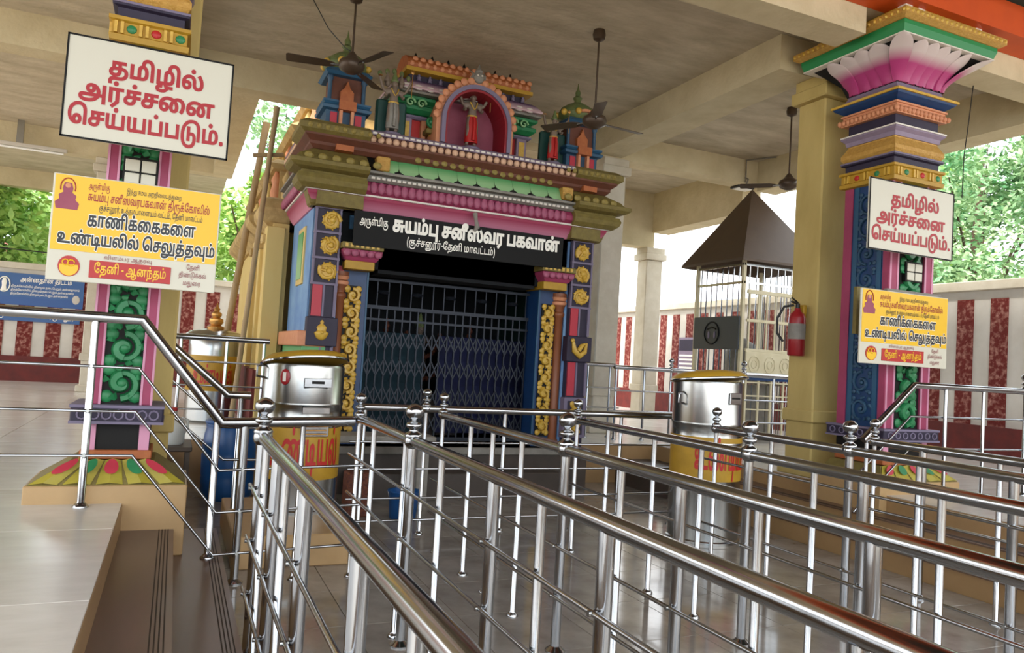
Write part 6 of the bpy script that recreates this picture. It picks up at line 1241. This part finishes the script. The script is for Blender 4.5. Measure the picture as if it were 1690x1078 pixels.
cb = MB().tube([(0, 0, 0), (0, 0, 2.6)], .011, 6).mesh('cage_bar', 'steel', 50)
for i in range(1, 9): inst(cb, 'cage_bar', CG, (CX0+.025, CY0+(CY1-CY0)*i/9, CZ+.06))
for i in range(1, 10): inst(cb, 'cage_bar', CG, (CX0+(CX1-CX0)*i/10, CY0+.025, CZ+.06))
for i in range(1, 9): inst(cb, 'cage_bar', CG, (CX1-.025, CY0+(CY1-CY0)*i/9, CZ+.06))
dr = MB().bbox(CX0+.06, CX1-.02, CY0-.045, CY0-.012, 2.70, 2.76, .004).build('door_frame', 'cabinet_cream', CG)
for z in (2.28, 1.84, 1.42): MB().bbox(CX0+.06, CX1-.02, CY0-.045, CY0-.012, z, z+.045, .004).build('frame_rail', 'cabinet_cream', dr)
for i in range(8): MB().box(CX0+.10+.165*i, CX0+.122+.165*i, CY0-.04, CY0-.02, 1.86, 2.72).build('frame_bar', 'cabinet_cream', dr)
pn = MB().bbox(CX0+.07, CX1-.03, CY0-.05, CY0-.02, 1.47, 1.84, .006).build('door_panel', 'cabinet_cream', CG)
for i in range(4):
    c0 = CX0+.22+.30*i; b = MB(); b.tube([(c0+.10*cos(a), CY0-.055, 1.655+.12*sin(a)) for a in [2*pi*q/16 for q in range(17)]], .009, 6, False); b.tube([(c0+.05*cos(a), CY0-.055, 1.655+.06*sin(a)) for a in [2*pi*q/12 for q in range(13)]], .007, 6, False); b.build('circle_relief', 'cabinet_cream', pn)
MB().box(CX0+.07, CX1-.03, CY0-.055, CY0-.02, 1.42, 1.465).build('blue_band', 'blue', CG)
lg = MB().bbox(CX0+.06, CX1-.02, CY0-.05, CY0-.02, .55, .60, .004).build('lower_door', 'cabinet_cream', CG)
for i in range(6): MB().box(CX0+.08+.24*i, CX0+.11+.24*i, CY0-.045, CY0-.02, .6, 1.42).build('frame_bar', 'cabinet_cream', lg)
for k in range(4): MB().box(CX0+.06, CX1-.02, CY0-.042, CY0-.025, .78+.2*k, .80+.2*k).build('frame_rail', 'cabinet_cream', lg)
SB = thing('slate_board', 'dark slate board with a round white-footed emblem fixed to the cage side', 'sign', (CX0-.03, 9.5, 1.86))
MB().bbox(CX0-.035, CX0-.012, CY0+.02, CY1-.05, 1.86, 2.36, .004).build('panel', 'slate', SB)
b = MB(); cy_ = 9.48; b.tube([(CX0-.04, cy_+.17*cos(a), 2.11+.17*sin(a)) for a in [2*pi*q/24 for q in range(25)]], .012, 6, False); b.build('emblem_ring', 'sign_black', SB)
for d in (-.07, .07): MB().ball((CX0-.042, cy_+d, 2.08), .035, 8, 6, (.2, .7, 1.7)).build('emblem_foot', 'lilac', SB, 60)
b = MB(); b.tube([(CX0-.042, cy_-.10, 2.17), (CX0-.042, cy_, 2.20), (CX0-.042, cy_+.10, 2.17)], .012, 6); b.build('emblem_arc', 'sign_black', SB)
LM = thing('oil_lamp_stand', 'dark grey domed lamp cabinet standing inside the peaked cage', 'lamp', (8.2, 9.5, .495))
MB().bbox(7.85, 8.6, 9.2, 9.8, .495, 1.45, .02).build('cabinet', 'stone_grey', LM)
MB().lathe((8.22, 9.5, 1.45), [(.30, 0), (.31, .2), (.29, .4), (.2, .52), (.08, .58), (.03, .62)], 20, 1, .9).build('dome', 'stone_grey', LM, 50)
FE = thing('fire_extinguisher', 'red fire extinguisher with black hose hung on the cream column', 'extinguisher', (5.82, 5.93, 1.72))
MB().lathe((5.81, 5.93, 1.72), [(.075, 0), (.085, .012), (.085, .39), (.07, .43), (.035, .46), (.03, .49)], 22).build('cylinder', 'ext_red', FE, 50)
MB().lathe((5.81, 5.93, 1.89), [(.0862, 0), (.0865, .001), (.0865, .16), (.0862, .161)], 22).build('label_band', 'stone_grey', FE, 50)
b = MB(); b.lathe((5.81, 5.93, 2.21), [(.022, 0), (.022, .05), (.015, .055)], 10); b.tube([(5.81, 5.93, 2.26), (5.70, 5.90, 2.27)], .012, 6); b.tube([(5.81, 5.93, 2.27), (5.70, 5.90, 2.31)], .009, 6); b.build('valve', 'rubber', FE, 50)
MB().tube([(5.76, 5.93, 2.24), (5.68, 5.98, 2.22), (5.63, 6.02, 2.10), (5.64, 6.03, 1.95), (5.69, 5.99, 1.86)], .013, 8).build('hose', 'rubber', FE, 60)
MB().bbox(5.855, 5.895, 5.89, 6.01, 1.95, 2.25, .004).build('wall_hook', 'yellow', FE)

def fan(x, y, zm, a0, label):
    F = thing('ceiling_fan', label, 'fan', (x, y, zm-.1))
    MB().lathe((x, y, 4.95), [(.02, -.02), (.06, 0), (.07, .05), (.06, .10)], 16).build('canopy_cup', 'fan_brown', F, 50)
    MB().tube([(x, y, zm+.08), (x, y, 4.97)], .011, 8).build('rod', 'fan_brown', F, 50)
    MB().lathe((x, y, zm), [(.03, -.10), (.06, -.09), (.115, -.06), (.13, -.02), (.12, .02), (.07, .05), (.05, .08), (.02, .12)], 24).build('motor', 'fan_brown', F, 50)
    for k in range(3):
        a = a0+2*pi*k/3; b = MB(); vs = []
        for (r, hw, tz) in ((.16, .03, 0), (.24, .055, .0), (.60, .065, 0), (.62, .05, 0)):
            for s_ in (-1, 1):
                for dz in (-.0025, .0025): vs.append((x+r*cos(a)-s_*hw*sin(a), y+r*sin(a)+s_*hw*cos(a), zm-.03+s_*hw*.22+dz))
        fs = []
        for j in range(3):
            q = j*4; fs += [(q, q+2, q+6, q+4), (q+1, q+5, q+7, q+3), (q, q+4, q+5, q+1), (q+2, q+3, q+7, q+6)]
        fs += [(0, 1, 3, 2), (12, 14, 15, 13)]
        b.add(vs, fs); bl = b.build('blade', 'fan_brown', F)
        MB().tube([(x+.10*cos(a), y+.10*sin(a), zm-.03), (x+.20*cos(a), y+.20*sin(a), zm-.03)], .012, 6).build('blade_arm', 'steel_dull', bl)
fan(1.38, 7.42, 4.32, .9, 'brown ceiling fan over the left corner tower of the shrine')
fan(3.86, 6.92, 4.09, .1, 'brown ceiling fan hanging in front of the right corner tower of the shrine')
fan(7.2, 7.6, 4.05, .25, 'brown ceiling fan above the peaked cage beside the cream column')
TL = thing('tube_light', 'unlit white tube light under the far left ceiling', 'light', (-2.6, 15.0, 4.5))
MB().bbox(-3.4, -1.95, 14.95, 15.03, 4.60, 4.66, .006).build('batten', 'wall_white', TL); MB().tube([(-3.35, 14.99, 4.575), (-2.0, 14.99, 4.575)], .018, 8).build('tube', 'led_white', TL, 50)
MB().box(-2.7, -2.6, 14.96, 15.02, 4.66, 5.06).build('drop_bracket', 'steel_dull', TL)
FL = thing('flood_light', 'small flood light on a bent pipe above the cage roof', 'light', (8.2, 9.72, 4.42))
MB().tube([(8.38, 9.83, 4.74), (8.38, 9.76, 4.70), (8.28, 9.72, 4.52)], .014, 8).build('pipe', 'stone_grey', FL, 50)
MB().tube([(8.38, 9.82, 4.66), (8.38, 9.82, 5.03), (8.62, 9.4, 5.03)], .012, 8).build('conduit', 'stone_grey', FL, 50)
MB().bbox(8.05, 8.38, 9.60, 9.80, 4.50, 4.54, .006).build('housing', 'rubber', FL); MB().box(8.08, 8.35, 9.62, 9.78, 4.492, 4.50).build('lens', 'led_white', FL)
b = MB(); b.tube([(.86, 7.42, 5.045), (.98, 7.42, 4.85), (1.13, 7.42, 4.62), (1.30, 7.42, 4.47), (1.36, 7.42, 4.44)], .005, 5); tag(b.build('ceiling_wire', 'rubber', None), 'thin black wire sagging to the left ceiling fan', 'wire')
b = MB(); b.tube([(7.42, 5.25, 4.66), (7.36, 5.24, 4.3), (7.30, 5.24, 3.9), (7.29, 5.24, 3.45)], .005, 5); tag(b.build('hanging_wire', 'rubber', None), 'thin black wire hanging beside the lotus capital of the right pillar', 'wire')
b = MB(); b.tube([(1.17+.13*(1-.45*q/40)*cos(.28*q), 4.40+.24*(1-.45*q/40)*sin(.28*q), .0012) for q in range(41)], .006, 5); ck = b.build('chalk_drawing', 'ink_white', None); ck.scale.z = .25; tag(ck, 'faint white chalk swirl drawn on the queue floor by the second railing', 'drawing')
b = MB(); b.tube([(-6, 17.3, 3.3), (-4.2, 17.1, 3.12), (-3.3, 17.1, 3.06), (-2.0, 17.2, 3.05), (.2, 17.4, 3.2)], .012, 5); tag(b.build('overhead_cable', 'rubber', None), 'black cable sagging in front of the trees on the far left', 'cable')

# ------------------------------------------------------------ trees and house beyond the wall
def tree(x, y, h, cr, n, m, label, z0=-.01, ls=.13, seed=1):
    rnd = random.Random(seed); T = thing('tree', label, 'tree', (x, y, z0))
    b = MB(); b.tube([(x, y, z0), (x+.1, y, z0+h*.3), (x-.1, y+.1, z0+h*.6), (x, y, z0+h*.85)], [.2, .16, .11, .04], 8)
    cl = []
    for k in range(44):
        a = rnd.uniform(0, 2*pi); q = rnd.uniform(.15, 1)**.6*cr; zz = z0+h*rnd.uniform(.32, .98); q *= 1-.45*abs((zz-z0)/h-.55)
        cl.append((x+q*cos(a), y+q*sin(a), zz, rnd.uniform(.5, .95)*cr*.42))
        if k % 3 == 0: b.tube([(x, y, z0+h*.35), (x+q*.5*cos(a), y+q*.5*sin(a), (zz+z0+h*.4)/2), (x+q*cos(a), y+q*sin(a), zz)], [.07, .04, .015], 5)
    b.build('trunk', 'bark', T, 60)
    f = MB()
    for i in range(n):
        c = cl[i % len(cl)]; d = Vector((rnd.gauss(0, 1), rnd.gauss(0, 1), rnd.gauss(0, .8))).normalized()*c[3]*rnd.uniform(.6, 1.05)
        p = Vector(c[:3])+d; u = Vector((rnd.uniform(-1, 1), rnd.uniform(-1, 1), rnd.uniform(-.6, .6))).normalized(); v = u.cross(Vector((rnd.uniform(-1, 1), rnd.uniform(-1, 1), rnd.uniform(-1, 1)))).normalized()
        s = ls*rnd.uniform(.7, 1.3)
        f.add([p-u*s, p+v*s*.45, p+u*s, p-v*s*.45], [(0, 1, 2, 3)])
    f.build('foliage', m, T, stuff=True)
tree(-5.4, 22, 6.2, 2.6, 16000, 'leaf', 'bright yellow-green tree beyond the far left wall, behind the cable', seed=3)
tree(-1.2, 24.0, 5.4, 1.5, 9000, 'leaf', 'smaller yellow-green tree beyond the far left wall, just left of the yellow banner', seed=9)
tree(1.9, 21.5, 6.0, 1.6, 6000, 'leaf', 'green tree seen between the bamboo poles and the left banner', seed=5)
tree(3.5, 27, 10.5, 2.2, 5000, 'leaf_deep', 'tall tree showing in the gap above the sanctum tower', seed=6)
tree(20.6, 14.2, 9.4, 3.8, 42000, 'leaf_deep', 'big leafy tree beyond the right wall, right of the painted pillar', ls=.10, seed=11)
tree(18.4, 7.0, 6.8, 2.6, 18000, 'leaf_deep', 'leafy tree at the right edge beyond the striped wall', ls=.10, seed=12)
tree(25.5, 21.0, 10, 3.2, 8000, 'leaf', 'pale green tree farther back beyond the right wall', ls=.2, seed=14)
HS = thing('house', 'pale house with pink parapet beyond the far left wall', 'building', (-6.5, 27, -.01))
MB().box(-10, -3.2, 26, 30, -.01, 3.6).build('walls', 'house_wall', HS)
MB().bbox(-10.2, -3.0, 25.8, 30.2, 3.6, 3.75, .01).build('roof_slab', 'house_wall', HS)
for i in range(8): MB().bbox(-10+.87*i, -9.5+.87*i, 25.9, 26.0, 3.75, 4.15, .02).build('parapet_block', 'house_pink', HS)
MB().box(-10, -3.2, 25.95, 26, 3.0, 3.3).build('pink_stripe', 'house_pink', HS)
for x in (-9, -7, -5): wf = MB().bbox(x, x+1, 25.93, 26, 1.2, 2.4, .01).build('window', 'stone_grey', HS); MB().box(x+.08, x+.92, 25.92, 25.94, 1.28, 2.32).build('pane', 'slate', wf)
